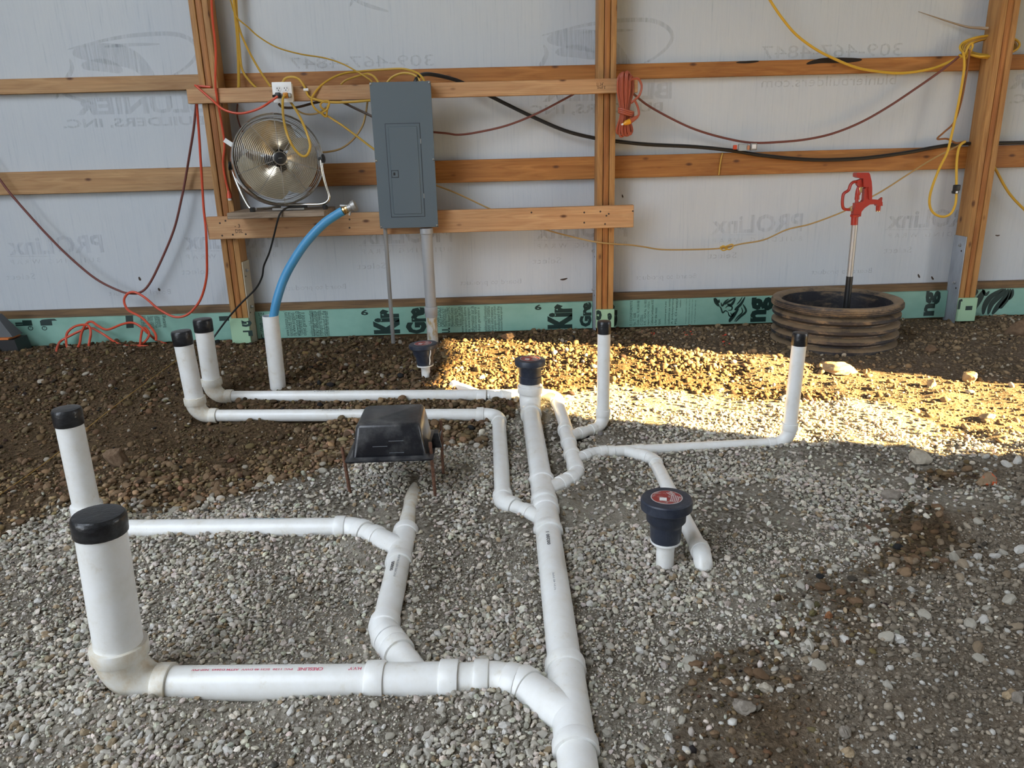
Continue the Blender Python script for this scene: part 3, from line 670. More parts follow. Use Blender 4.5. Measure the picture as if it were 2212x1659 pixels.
for lo, hi in (((dx0 - .004, dz0 - .004), (dx1 + .004, dz0 - .0005)), ((dx0 - .004, dz1 + .0005), (dx1 + .004, dz1 + .004)), ((dx0 - .004, dz0 - .004), (dx0 - .0005, dz1 + .004)), ((dx1 + .0005, dz0 - .004), (dx1 + .004, dz1 + .004))):
    b.box((lo[0], YPN - 0.0022, lo[1]), (hi[0], YPN - 0.0014, hi[1]))
b.build('door_seam', M_PANELD, cover)
b = MB(); ins = 0.014; fy = YPN - 0.0075; b.hexa([(dx0, YPN - .004, dz0), (dx1, YPN - .004, dz0), (dx1, YPN - .004, dz1), (dx0, YPN - .004, dz1), (dx0, YPN - .0015, dz0), (dx1, YPN - .0015, dz0), (dx1, YPN - .0015, dz1), (dx0, YPN - .0015, dz1)])
b.bbox((dx0 + ins, fy, dz0 + ins), (dx1 - ins, YPN - 0.003, dz1 - ins), 0.003); door = b.build('panel_door', M_PANEL, PNL)
lx, lz = dx0 + 0.25 * (dx1 - dx0) - 0.012, dz1 - 0.53 * (dz1 - dz0)
b = MB(); b.bbox((lx - 0.022, fy - 0.001, lz - 0.022), (lx + 0.022, fy + 0.001, lz + 0.022), 0.0008); b.build('latch_frame', M_PANELD, door)
b = MB(); b.bbox((lx - 0.018, fy - 0.003, lz - 0.018), (lx + 0.018, fy, lz + 0.018), 0.0008); lt = b.build('latch', M_PANEL, door)
b = MB(); b.box((lx - 0.010, fy - 0.0035, lz - 0.008), (lx + 0.002, fy - 0.0029, lz + 0.009)); b.build('latch_slot', M_BLK, door)
for zz in (dz1 - 0.10, dz0 + 0.12):
    b = MB(); b.bbox((dx1 + 0.001, YPN - 0.006, zz - 0.014), (dx1 + 0.005, YPN - 0.0015, zz + 0.014), 0.0008); b.build('hinge', M_GALV, cover)
for sx in (px0 + 0.007, px1 - 0.008):
    for zz in (pz1 - 0.008, (pz0 + pz1) / 2 - 0.02, pz0 + 0.010):
        b = MB(); b.lathe([(0.0075, 0), (0.0075, 0.002), (0.005, 0.005), (0.001, 0.0055)], (sx, YPN - 0.0015, zz), (0, -1, 0), 12); b.build('screw', M_CHROME, PNL)
for fx, m_ in ((0.06, M_GALV), (0.16, M_BLK), (0.76, M_PEWTER), (0.86, M_GALV), (0.955, M_GALV)):
    b = MB(); b.lathe([(0.011, 0), (0.011, 0.012), (0.008, 0.014)], (px0 + fx * W_, YPN + 0.035, pz1 - 0.010), (0, 0, 1), 10); b.build('cable_clamp', m_, PNL)

# conduits down from the panel
def px_x(px, py, Y_): return AT(px, py, Y_)[0]
yc = YB - 0.055; cx = px_x(922, 600, yc) ; zt = pz0 + 0.006
cb = GP(938, 733, 0)
CON = thing('grey_conduit', 'thick grey conduit dropping from the breaker panel to the ground', 'conduit', (px_x(932, 730, yc), yc, -0.04))
ctop = AT(921, 494, yc); cbot = AT(935, 735, yc); cbot[2] = -0.06
ax = cbot - ctop; L = np.linalg.norm(ax); rr = 26 / PXS(ctop) / 2 * 0.93
zj = lambda py: (pz(930, py, yc) - ctop[2]) / (cbot[2] - ctop[2]) * L
b = MB(); b.lathe([(rr, 0), (rr, zj(668))], ctop, ax, 24); b.build('conduit_pipe', M_CONDUIT, CON)
b = MB(); b.lathe([(rr * 1.16, -0.004), (rr * 1.18, 0.002), (rr * 1.18, 0.030), (rr * 1.03, 0.032)], ctop, ax, 24); b.build('top_connector', M_CONDUIT, CON)
b = MB(); b.lathe([(rr * 1.16, zj(662)), (rr * 1.2, zj(663)), (rr * 1.2, zj(675)), (rr * 1.15, zj(676)), (rr * 1.15, zj(684)), (rr * 1.0, zj(685))], ctop, ax, 24); b.build('coupling', M_CONDUIT, CON)
b = MB(); b.lathe([(rr * 1.0, zj(683)), (rr * 1.02, L)], ctop, ax, 24); b.build('lower_pipe', M_CONLOW, CON)
gt = AT(832, 494, yc); gb = AT(849, 733, yc); gb[2] = -0.05
b = MB(); b.tube([gt, gt * 0.99 + gb * 0.01, gb], 0.0125, 14); tag(b.build('thin_conduit', M_CONDUITD), 'thin grey conduit left of the thick one below the panel', 'conduit')

# ------------------------------------------------------------------ outlet box with two plugs
yo = YB - 0.062
a, c = AT(587, 178, yo), AT(632, 221, yo); a2 = AT(590, 222, yo); c2 = AT(630, 176, yo)
ox0, ox1 = (a[0] + a2[0]) / 2, (c[0] + c2[0]) / 2; oz0, oz1 = (a2[2] + c[2]) / 2, (a[2] + c2[2]) / 2
OUT = thing('outlet_box', 'white four-socket outlet box on the narrow board', 'outlet', ((ox0 + ox1) / 2, YB, oz0))
b = MB(); b.bbox((ox0 + 0.006, yo + 0.005, oz0 + 0.006), (ox1 - 0.006, YB - 0.0005, oz1 - 0.006), 0.003); b.build('back_box', M_WHT, OUT)
b = MB(); b.bbox((ox0, yo, oz0), (ox1, yo + 0.006, oz1), 0.003, 2); cv = b.build('cover_plate', M_WHT, OUT)
OW, OH = ox1 - ox0, oz1 - oz0; SK_ = {}
for i, fx in enumerate((0.33, 0.70)):
    for j, fz in enumerate((0.67, 0.33)):
        c_ = np.array([ox0 + fx * OW, yo, oz0 + fz * OH]); SK_[(i, j)] = c_
        b = MB(); b.lathe([(0.0165, 0), (0.0165, 0.002), (0.0155, 0.003)], c_, (0, -1, 0), 20); rc = b.build('receptacle', M_WHT, OUT)
        if j == 0:
            for sx, sz, w2, h2 in ((-0.007, 0.003, 0.0016, 0.004), (0.007, 0.003, 0.0016, 0.0045), (0.0, -0.008, 0.0026, 0.0028), (-0.0095, 0.003, 0.0012, 0.0012)):
                b = MB(); b.box((c_[0] + sx - w2, yo - 0.0036, c_[2] + sz - h2), (c_[0] + sx + w2, yo - 0.0029, c_[2] + sz + h2)); b.build('slot', M_BLK, rc)

# ------------------------------------------------------------------ cables
def cable(name, label, pts, r, m, cat='cable', n=8, k=6, flat=1.0, parts=None, group=None):
    P = cr([AT(x, y, Y_) for x, y, Y_ in pts], k)
    if parts is None:
        b = MB(); b.tube(P, r, n, flat=flat); return tag(b.build(name, m, org=P[0]), label, cat, group)
    t = thing(name, label, cat, P[0], group); b = MB(); b.tube(P, r, n, flat=flat); b.build('cord', m, t); return t
yc0 = yo - 0.004
# red cord plugged into the outlet
t = cable('extension_cord', 'red cord plugged into the outlet box and looping over the fan post', [(600, 208, yo - 0.045), (586, 218, yo - 0.05), (570, 229, 4.80), (545, 240, 4.80), (515, 245, 4.79), (482, 236, 4.80), (455, 213, 4.845), (425, 187, 4.86), (426, 186, 4.90), (455, 188, 4.90)], 0.0068, M_ORG, 'cord', parts=1)
c_ = SK_[(0, 1)]
b = MB(); b.bbox((c_[0] - 0.016, c_[1] - 0.036, c_[2] - 0.015), (c_[0] + 0.014, c_[1] - 0.0035, c_[2] + 0.017), 0.005, 2); b.tube([c_ + [-0.008, -0.02, 0.0], c_ + [-0.030, -0.035, -0.004]], [0.011, 0.007], 10); b.build('plug', M_BLK, t)
c_ = SK_[(1, 1)]
t = cable('extension_cord', 'yellow cord plugged into the outlet box and hanging in front of the fan', [(615, 206, yo - 0.05), (611, 214, yo - 0.055), (611, 240, 4.70), (615, 270, 4.52), (624, 300, 4.46), (638, 324, 4.46), (653, 337, 4.46), (664, 334, 4.46), (670, 318, 4.46), (667, 300, 4.47), (656, 270, 4.52), (642, 242, 4.70), (630, 224, 4.86), (626, 218, 4.93)], 0.0072, M_YEL, 'cord', parts=1)
b = MB(); b.bbox((c_[0] - 0.014, c_[1] - 0.034, c_[2] - 0.016), (c_[0] + 0.014, c_[1] - 0.0035, c_[2] + 0.016), 0.005, 2); b.tube([c_ + [-0.004, -0.02, 0], AT(615, 206, yo - 0.05)], [0.011, 0.008], 10); b.build('plug', M_ORP, t)
b = MB(); b.bbox((c_[0] + 0.012, c_[1] - 0.024, c_[2] - 0.012), (c_[0] + 0.032, c_[1] - 0.0035, c_[2] + 0.012), 0.004); b.build('plug_body', M_PEWTER, t)
# orange cord hanging down the fan post
t = cable('extension_cord', 'orange cord hanging down the face of the fan post', [(430, -260, 4.90), (444, -130, 4.90), (455, -30, 4.90), (459, 40, 4.90), (466, 110, 4.895), (465, 178, 4.86), (469, 212, 4.86), (478, 262, 4.895), (485, 312, 4.895), (482, 350, 4.895), (487, 388, 4.895), (494, 414, 4.895)], 0.0070, M_ORG, 'cord', parts=1)
p0 = AT(494, 412, 4.89); p1 = AT(496, 428, 4.89); b = MB(); b.tube([p0, p0 * .5 + p1 * .5, p1], [0.008, 0.015, 0.016], 10); b.build('connector', M_ORG, t)
p2 = AT(497, 433, 4.89); b = MB(); b.tube([p1, p2], [0.011, 0.011], 8); b.build('plug', M_WHT, t)
# dark red loops on the left bay
cable('extension_cord', 'dark orange cord sagging low across the left bay', [(424, 222, 4.93), (418, 280, 4.93), (410, 330, 4.96), (402, 378, 5.0), (393, 425, 5.0), (375, 498, 5.0), (342, 576, 5.0), (320, 617, 5.0), (302, 632, 5.0), (284, 634, 5.0), (260, 629, 5.0), (208, 603, 5.0), (150, 555, 5.0), (100, 505, 5.0), (50, 450, 5.0), (20, 415, 5.0), (0, 388, 5.0), (-50, 320, 5.0), (-160, 150, 5.0), (-260, -60, 5.0)], 0.0075, M_DRED, 'cord')
cable('extension_cord', 'orange cord hanging beside the fan post and curling down to the ground', [(425, 224, 4.92), (430, 290, 4.92), (433, 340, 4.92), (436, 385, 4.92), (440, 450, 4.9), (445, 500, 4.86), (447, 560, 4.9), (446, 600, 4.93), (436, 640, 4.95), (420, 666, 4.95), (400, 682, 4.95), (375, 684, 4.95), (342, 667, 4.96), (312, 642, 4.97), (290, 631, 4.975), (275, 635, 4.975), (268, 650, 4.97), (277, 670, 4.95), (303, 684, 4.93), (322, 702, 4.92), (336, 722, 4.9), (337, 736, 4.88)], 0.0078, M_ORG, 'cord')
def gcable(name, label, pts, r, m, k=6):
    P = [GP(x, y, dz) if isinstance(dz, float) and dz < 1 else AT(x, y, dz) for x, y, dz in pts]; P = cr(P, k)
    b = MB(); b.tube(P, r, 8); return tag(b.build(name, m, org=P[0]), label, 'cord')
gcable('extension_cord', 'tangled orange cord lying against the green foam at the left', [(357, 742, .012), (338, 735, .012), (320, 720, 4.95), (300, 703, 4.95), (283, 697, 4.96), (262, 701, 4.96), (232, 712, 4.95), (212, 704, 4.95), (198, 695, 4.96), (186, 700, 4.95), (176, 720, 4.93), (172, 742, 4.9), (163, 757, .012), (150, 758, .012), (143, 740, 4.93), (146, 718, 4.95), (165, 704, 4.96), (190, 703, 4.93), (196, 720, 4.9), (192, 745, .03), (195, 760, .012), (215, 758, .012), (245, 750, .012), (290, 748, .012), (320, 748, .012)], 0.0078, M_ORG)
gcable('extension_cord', 'loose orange cord end trailing left of the tangle', [(122, 764, .012), (123, 752, .03), (130, 738, 4.93), (150, 726, 4.95), (175, 714, 4.96), (195, 708, 4.97), (213, 716, 4.96), (228, 725, 4.95), (245, 737, 4.93), (262, 745, .02), (285, 748, .012), (305, 744, .012), (318, 732, 4.93), (322, 718, 4.95), (310, 708, 4.95), (304, 730, 4.93), (303, 746, .012)], 0.0075, M_ORG)
# yellow building cable above the panel
cable('electrical_cable', 'yellow cable swooping from the roof down to the panel top', [(475, -260, 5.0), (480, -130, 5.0), (490, -30, 5.0), (498, 0, 5.0), (510, 35, 5.0), (535, 58, 5.0), (560, 80, 5.02), (600, 103, 5.02), (650, 117, 5.02), (700, 125, 5.01), (740, 138, 4.97), (775, 157, 4.90), (800, 173, YPN + .035), (804, 180, YPN + .035)], 0.0072, M_YEL, flat=0.6)
cable('electrical_cable', 'yellow cable dropping straight down right of the fan post', [(480, -260, 5.0), (490, -130, 5.0), (502, -30, 5.0), (507, 20, 5.0), (513, 80, 5.02), (515, 130, 5.02), (516, 178, 4.99), (515, 192, 4.99)], 0.0095, M_YEL)
cable('electrical_cable', 'yellow cable dropping and bending right behind the narrow board', [(484, -260, 5.01), (495, -130, 5.01), (508, -30, 5.01), (512, 40, 5.01), (517, 100, 5.02), (522, 146, 5.02), (535, 170, 5.01), (556, 192, 4.98)], 0.0072, M_YEL)
cable('electrical_cable', 'yellow cable slanting down into the back of the outlet box', [(486, -260, 5.02), (496, -120, 5.02), (506, -20, 5.02), (511, 30, 5.02), (518, 65, 5.02), (531, 97, 5.02), (548, 130, 5.02), (566, 160, 5.0), (585, 188, 4.88)], 0.0066, M_YEL)
t = cable('electrical_cable', 'yellow cable arching off the outlet box and stapled to the board', [(610, 180, 4.87), (616, 170, 4.87), (629, 166, 4.86), (644, 170, 4.86), (655, 183, 4.855), (661, 196, 4.855), (668, 209, 4.855), (690, 217, 4.855), (715, 221, 4.855), (760, 220, 4.855), (800, 217, 4.86)], 0.0074, M_YEL, parts=1)
p = AT(661, 194, 4.85); b = MB(); b.tube([p + [-.014, 0, 0], p + [.014, 0, 0]], 0.009, 10); b.build('staple', M_WHT, t)
cable('electrical_cable', 'long yellow cable arching left of the panel and looping below the board', [(918, 180, YPN + .035), (914, 170, YPN + .035), (900, 157, 4.85), (872, 149, 4.9), (830, 150, 4.95), (780, 154, 4.96), (738, 160, 4.93), (702, 178, 4.88), (680, 200, 4.855), (673, 217, 4.855), (680, 234, 4.86), (696, 246, 4.87), (708, 251, 4.88), (745, 275, 4.86), (806, 321, 4.84), (815, 326, 4.84)], 0.0064, M_YEL)
cable('electrical_cable', 'short yellow cable arch over the panel top', [(834, 185, 4.86), (838, 176, 4.86), (850, 165, 4.86), (870, 158, 4.85), (892, 161, 4.83), (906, 173, YPN + .035), (908, 180, YPN + .035)], 0.0066, M_YEL)
cable('electrical_cable', 'second yellow cable running into the panel top left corner', [(736, 183, 4.99), (750, 172, 4.99), (790, 160, 4.93), (806, 164, 4.86), (816, 176, YPN + .035), (817, 181, YPN + .035)], 0.0060, M_YEL)
cable('electrical_cable', 'small yellow loop knotted beside the panel', [(702, 238, 4.87), (694, 232, 4.86), (693, 224, 4.86), (702, 218, 4.85), (711, 221, 4.85), (707, 236, 4.855), (696, 244, 4.86), (704, 252, 4.87), (707, 236, 4.862), (708, 226, 4.862)], 0.0058, M_YEL)
cable('electrical_cable', 'tan cable curving down from the board behind the fan', [(794, 218, 4.93), (790, 245, 4.93), (783, 272, 4.95), (764, 300, 4.97), (740, 319, 4.98), (715, 327, 4.98), (680, 330, 4.98), (640, 329, 4.98)], 0.0060, M_TAN)
cable('electrical_cable', 'dark brown cable under the board between outlet and panel', [(602, 224, 4.93), (612, 232, 4.93), (640, 232, 4.94), (680, 222, 4.93), (712, 216, 4.93), (735, 219, 4.93), (765, 233, 4.92), (805, 252, 4.90)], 0.0075, mat('brown_jacket', (0.07, 0.045, 0.03), 0.5))
cable('electrical_cable', 'thin tan cable dipping below the narrow board by the outlet', [(628, 222, 4.94), (640, 236, 4.94), (655, 245, 4.94), (672, 247, 4.94), (690, 243, 4.93), (705, 232, 4.92)], 0.0052, M_TAN)
cable('electrical_cable', 'thin brown wire on the wrap beside the fan post', [(513, 224, 5.08), (512, 245, 5.08), (516, 265, 5.08), (524, 285, 5.08)], 0.0045, M_DRED)
# heavy black feeder
BK = [(896, 182, YPN + .035), (899, 172, YPN + .035), (907, 163, 4.86), (926, 160, 4.93), (960, 166, 4.98), (993, 176, 5.0), (1030, 194, 5.0), (1062, 209, 5.01), (1100, 228, 5.02), (1150, 252, 5.02), (1220, 282, 5.02), (1283, 298, 5.03), (1332, 305, 5.03), (1400, 312, 5.02), (1500, 317, 5.02), (1580, 325, 5.02), (1650, 336, 5.02), (1750, 345, 5.02), (1850, 343, 5.02), (1950, 331, 5.02), (2020, 318, 5.02), (2075, 311, 5.03), (2160, 309, 5.03), (2300, 306, 5.03), (2600, 297, 5.03), (2850, 290, 5.03)]
cable('feeder_cable', 'thick black feeder cable running from the panel along the wall to the right', BK, 0.0115, M_BLK)
cable('electrical_cable', 'dark red cable climbing right from behind the panel', [(930, 285, 5.0), (965, 288, 5.0), (990, 291, 5.01), (1030, 286, 5.01), (1095, 271, 5.01), (1160, 245, 5.01), (1240, 203, 4.98)], 0.0065, M_DRED)
cable('extension_cord', 'dusty red cord sagging between the cord coil and the right post', [(1366, 200, 4.95), (1372, 206, 4.96), (1400, 228, 5.0), (1450, 256, 5.0), (1500, 279, 5.0), (1560, 297, 5.0), (1620, 308, 5.0), (1680, 307, 5.0), (1742, 301, 5.0), (1800, 288, 5.0), (1860, 264, 5.0), (1920, 230, 5.0), (1980, 190, 4.99), (2030, 155, 4.98), (2062, 130, 4.96), (2092, 106, 4.95)], 0.0072, M_DRED, 'cord')
cable('extension_cord', 'yellow cord curving from the top edge down to the right post coil', [(1570, -260, 4.95), (1605, -130, 4.95), (1645, -35, 4.95), (1663, 0, 4.95), (1690, 40, 4.95), (1720, 75, 4.97), (1760, 105, 4.99), (1800, 126, 5.0), (1850, 146, 5.02), (1900, 155, 5.02), (1950, 158, 5.02), (2010, 149, 5.02), (2050, 134, 5.0), (2088, 117, 4.98)], 0.0080, M_YELB, 'cord')
t = cable('extension_cord', 'yellow cord drop hanging in a long loop left of the right post', [(2080, 112, 4.92), (2083, 130, 4.92), (2082, 155, 4.92), (2075, 200, 4.92), (2066, 245, 4.92), (2056, 290, 4.92), (2046, 330, 4.92), (2030, 362, 4.91), (2015, 400, 4.90), (2008, 428, 4.89), (2010, 450, 4.89), (2022, 464, 4.89), (2040, 468, 4.89), (2055, 460, 4.89), (2064, 440, 4.89), (2066, 415, 4.89), (2066, 395, 4.89), (2067, 345, 4.91), (2073, 316, 4.93), (2085, 306, 4.94)], 0.0078, M_YELB, 'cord', parts=1)
p = AT(2066, 408, 4.888); b = MB(); b.bbox((p[0] - .018, p[1] - .016, p[2] - .012), (p[0] + .018, p[1] + .016, p[2] + .026), 0.006, 2); b.bbox((p[0] - .024, p[1] - .018, p[2] - .030), (p[0] + .012, p[1] + .014, p[2] - .008), 0.007, 2); pc_ = b.build('connector', M_BLK, t)
b = MB(); b.bbox((p[0] - .012, p[1] - .0195, p[2] - .026), (p[0] + .002, p[1] - .0175, p[2] - .013), .0006); b.build('socket_face', M_WHT, t)
cable('extension_cord', 'brown cord kinking beside the yellow loop at the right post', [(2095, 108, 4.93), (2091, 140, 4.93), (2085, 175, 4.93), (2076, 220, 4.93), (2061, 264, 4.94), (2040, 285, 4.95), (2025, 300, 4.95), (2046, 300, 4.95), (2066, 309, 4.95), (2085, 305, 4.95)], 0.0062, mat('brown_cord', (0.26, 0.10, 0.03), 0.5), 'cord')
cable('pull_string', 'tan string tied in a knot and strung from the panel to the right post', [(938, 399, 4.98), (985, 417, 4.98), (1060, 452, 4.98), (1120, 478, 4.98), (1185, 498, 4.96), (1230, 510, 4.95), (1283, 522, 4.90), (1325, 527, 4.895), (1360, 529, 4.93), (1390, 533, 4.97), (1430, 539, 4.99), (1500, 539, 5.0), (1560, 536, 5.0), (1600, 527, 5.0), (1650, 518, 5.0), (1700, 496, 4.99), (1750, 484, 4.98), (1815, 460, 4.97), (1850, 441, 4.97), (1905, 413, 4.97), (2000, 352, 4.98), (2050, 325, 4.98), (2080, 309, 4.97)], 0.0050, M_TAN, 'string')
cable('string_knot', 'looped knot in the tan string below the middle of the right bay', [(1555, 537, 4.995), (1562, 531, 4.99), (1571, 537, 4.985), (1562, 541, 4.99), (1556, 534, 4.99), (1566, 533, 4.985), (1580, 528, 4.985), (1584, 532, 4.985), (1576, 539, 4.985), (1565, 536, 4.985)], 0.0046, M_YEL, 'string')
cable('electrical_cable', 'yellow cable slanting down right of the right-hand post', [(2128, 330, 5.0), (2150, 365, 5.0), (2170, 402, 5.0), (2186, 425, 5.0), (2212, 452, 5.0), (2270, 505, 5.0), (2350, 560, 5.0), (2420, 610, 4.99), (2450, 650, 4.97), (2460, 690, 4.9)], 0.0085, M_YEL)
cable('yellow_tie', 'short yellow tie across the lower girt near the post', [(1561, 330, 5.044), (1558, 342, 5.044), (1555, 360, 5.044), (1553, 378, 5.044)], 0.0042, M_YEL, 'tie')
# cord coil hung on the middle post
rs = random.Random(3)
COIL = thing('cord_coil', 'bundled orange extension cord coil hung beside the middle post', 'cord coil', AT(1350, 292, 4.84))
for k in range(9):
    f = k / 8; xt = 1338 + f * 26; xb_ = 1337 + f * 24 + rs.uniform(-2, 2); yt = 164 - 8 * math.sin(math.pi * f) + rs.uniform(-2, 2); yb = 282 + 10 * math.sin(math.pi * (0.3 + 0.5 * f)) + rs.uniform(-4, 3)
    Yk = 4.835 + rs.uniform(-0.012, 0.010)
    P = cr([AT(x, y, Y_) for x, y, Y_ in [(xt - 3, yt + 8, Yk), (xt, yt, Yk + .012), (xt + 3, yt + 8, Yk + .024), (1350 + (xt - 1350) * .9 + 4, 200, Yk + .02), (1350 + (xb_ - 1350) * .5 + 2, 244, Yk + .016), (xb_ + 5, yb - 8, Yk + .012), (xb_ + 1, yb, Yk), (xb_ - 4, yb - 8, Yk - .01), (1350 + (xb_ - 1350) * .5 - 2, 244, Yk - .008), (1350 + (xt - 1350) * .95 - 4, 200, Yk - .006)]], 5, closed=True)
    b = MB(); b.tube(P, 0.0070, 7, closed=True); b.build('cord_loop', M_RUST, COIL)
for k in range(3):
    yy = 234 + k * 4.2; P = cr([AT(x, y + yy, Y_) for x, y, Y_ in [(1337, 0, 4.83), (1345, 2, 4.808), (1358, 6, 4.808), (1368, 9, 4.83), (1358, 8, 4.862), (1344, 3, 4.862)]], 5, closed=True)
    b = MB(); b.tube(P, 0.0070, 7, closed=True); b.build('wrap_turn', M_RUST, COIL)
P = cr([AT(x, y, Y_) for x, y, Y_ in [(1362, 172, 4.82), (1378, 170, 4.82), (1386, 185, 4.82), (1382, 204, 4.82), (1372, 215, 4.82), (1364, 222, 4.82), (1371, 218, 4.815), (1378, 232, 4.815), (1380, 246, 4.81), (1376, 253, 4.805)]], 6)
b = MB(); b.tube(P, 0.0068, 8); b.build('loose_end', M_RUST, COIL)
pa, pb2, pc2 = AT(1377, 252, 4.805), AT(1361, 262, 4.80), AT(1346, 268, 4.795)
b = MB(); b.tube([pa, pa * .5 + pb2 * .5, pb2], [0.009, 0.013, 0.015], 10); b.build('plug_boot', M_RUST, COIL)
b = MB(); b.tube([pb2, pb2 * .4 + pc2 * .6, pc2], [0.016, 0.015, 0.006], 10); b.build('plug', mat('amber_plug', (0.75, 0.34, 0.02), 0.3), COIL)
b = MB(); b.tube([pc2, pc2 + (pc2 - pb2) * 0.25], 0.006, 8); b.build('plug_tip', M_WHT, COIL)
# yellow coil behind the right post
COIL2 = thing('cord_coil', 'yellow cable coil hung behind the top of the right post', 'cord coil', AT(2098, 120, 4.98))
for k in range(6):
    rx = 62 - k * 3 + rs.uniform(-3, 3); ry = 24 - k * 1.6 + rs.uniform(-2, 2); cx_, cy_ = 2140 + rs.uniform(-3, 3), 101 + rs.uniform(-3, 3)
    P = [AT(cx_ + rx * math.cos(t_), cy_ + ry * math.sin(t_) - 0.05 * rx * math.cos(t_), 4.985 + 0.005 * k - 0.025 * math.sin(t_)) for t_ in np.linspace(0, 2 * math.pi, 40, endpoint=False)]
    b = MB(); b.tube(P, 0.0068, 7, closed=True); b.build('cable_loop', [M_YELB, M_YEL, M_TAN][k % 3], COIL2)
P = cr([AT(x, y, 4.94) for x, y in [(2072, 118), (2078, 122), (2084, 118), (2092, 100), (2099, 93), (2101, 100), (2096, 112), (2090, 122), (2086, 128)]], 6); b = MB(); b.tube(P, 0.0065, 7); b.build('tie_wrap', M_YELB, COIL2)
P = cr([AT(x, y, Y_) for x, y, Y_ in [(1984, 25, 5.07), (2020, 37, 5.06), (2060, 50, 5.05), (2090, 58, 5.03), (2112, 60, 5.0), (2135, 62, 4.97)]], 6)
b = MB(); b.tube(P, np.linspace(0.003, 0.020, len(P)).tolist(), 8, flat=0.5); tag(b.build('frayed_strand', M_FIBRE, org=P[0]), 'frayed grey fibre strand sticking out above the right post coil', 'strand')
# clear connector on the feeder
t = thing('wire_connector', 'small clear and orange plastic connector lying on the black feeder', 'connector', AT(1612, 322, 4.99))
p = AT(1588, 318, 4.99); b = MB(); b.bbox((p[0] - .012, p[1] - .012, p[2] - .014), (p[0] + .010, p[1] + .012, p[2] + .014), .004, 2); b.build('orange_cap', M_ORG, t)
p = AT(1608, 318, 4.99); b = MB(); b.bbox((p[0] - .040, p[1] - .015, p[2] - .022), (p[0] + .024, p[1] + .015, p[2] + .020), .006, 2); b.build('clear_body', M_CLEAR, t)
p = AT(1616, 318, 4.985); b = MB(); b.bbox((p[0] - .010, p[1] - .013, p[2] - .016), (p[0] + .008, p[1] + .010, p[2] + .012), .004); b.build('core', mat('copper_tone', (0.5, 0.22, 0.12), 0.4), t)
p = AT(1627, 317, 4.99); b = MB(); b.bbox((p[0] - .018, p[1] - .018, p[2] - .022), (p[0] + .020, p[1] + .014, p[2] + .022), .004); b.build('grey_block', M_PEWTER, t)
b = MB(); b.bbox((p[0] - .013, p[1] - .0195, p[2] - .012), (p[0] + .013, p[1] - .0178, p[2] + .014), .0006); b.build('white_window', M_PAPER, t)

# ------------------------------------------------------------------ drum fan on the shelf
FY = 4.70; fc = AT(600, 346, FY); FR = 95 / PXS(fc)
fa = math.radians(24); ft = math.radians(7)
fn_ = np.array([math.sin(fa) * math.cos(ft), -math.cos(fa) * math.cos(ft), math.sin(ft)])     # facing direction
fu = np.cross(fn_, [0, 0, 1.0]); fu /= np.linalg.norm(fu); fv = np.cross(fu, fn_)
if fu[0] < 0: fu = -fu
FAN = thing('drum_fan', 'polished metal drum fan standing on the plank shelf', 'fan', (fc[0], FY + 0.02, SHZ))
def fp(r, a, d): return fc + r * (math.cos(a) * fu + math.sin(a) * fv) + fn_ * d
def ring(r, d, rr, n=48, k=6): return ([fp(r, 2 * math.pi * i / n, d) for i in range(n)], rr, k)
def dome(r): return 0.055 + 0.030 * (1 - (r / FR) ** 2)
b = MB(); b.lathe([(FR * 0.985, -0.075), (FR, -0.07), (FR, 0.052), (FR * 0.985, 0.057), (FR * 0.965, 0.052), (FR * 0.965, -0.07), (FR * 0.985, -0.075)], fc, fn_, 56, cap=False); b.build('drum', M_CHROME, FAN)
for rr in np.linspace(FR * 0.20, FR * 0.95, 21):
    P, r_, k_ = ring(rr, dome(rr), 0.0012); b = MB(); b.tube(P, r_, 5, closed=True); b.build('grille_ring', M_CHROME, FAN)
for i in range(10):
    a = math.pi / 2 + 2 * math.pi * i / 10; P = [fp(r, a, dome(r) - 0.003) for r in np.linspace(FR * 0.13, FR * 0.98, 7)]
    b = MB(); b.tube(P, 0.0020, 5); b.build('grille_spoke', M_PEWTER, FAN)
for rr in np.linspace(FR * 0.3, FR * 0.96, 8):
    P, r_, k_ = ring(rr, -0.072, 0.0018, 40); b = MB(); b.tube(P, r_, 5, closed=True); b.build('rear_ring', M_PEWTER, FAN)
b = MB(); b.lathe([(0.040, 0.0), (0.042, 0.006), (0.038, 0.011), (0.034, 0.011)], fp(0, 0, 0.080), fn_, 28); b.build('badge_rim', M_CHROME, FAN)
b = MB(); b.lathe([(0.034, 0.0), (0.034, 0.004), (0.028, 0.007)], fp(0, 0, 0.0885), fn_, 24); bd = b.build('hub_badge', M_BLK, FAN)
b = MB(); c0 = fp(0, 0, 0.0965); b.add([c0 - fu * .012 - fv * .003, c0 + fu * .012 - fv * .001, c0 + fu * .010 + fv * .003, c0 - fu * .010 + fv * .001], [(0, 1, 2, 3)]); b.build('badge_print', M_CHROME, FAN, recalc=False)
b = MB(); b.lathe([(0.052, -0.12), (0.070, -0.105), (0.070, -0.02), (0.050, -0.005), (0.03, 0.03)], fc, fn_, 24); b.build('motor', M_BLK, FAN)
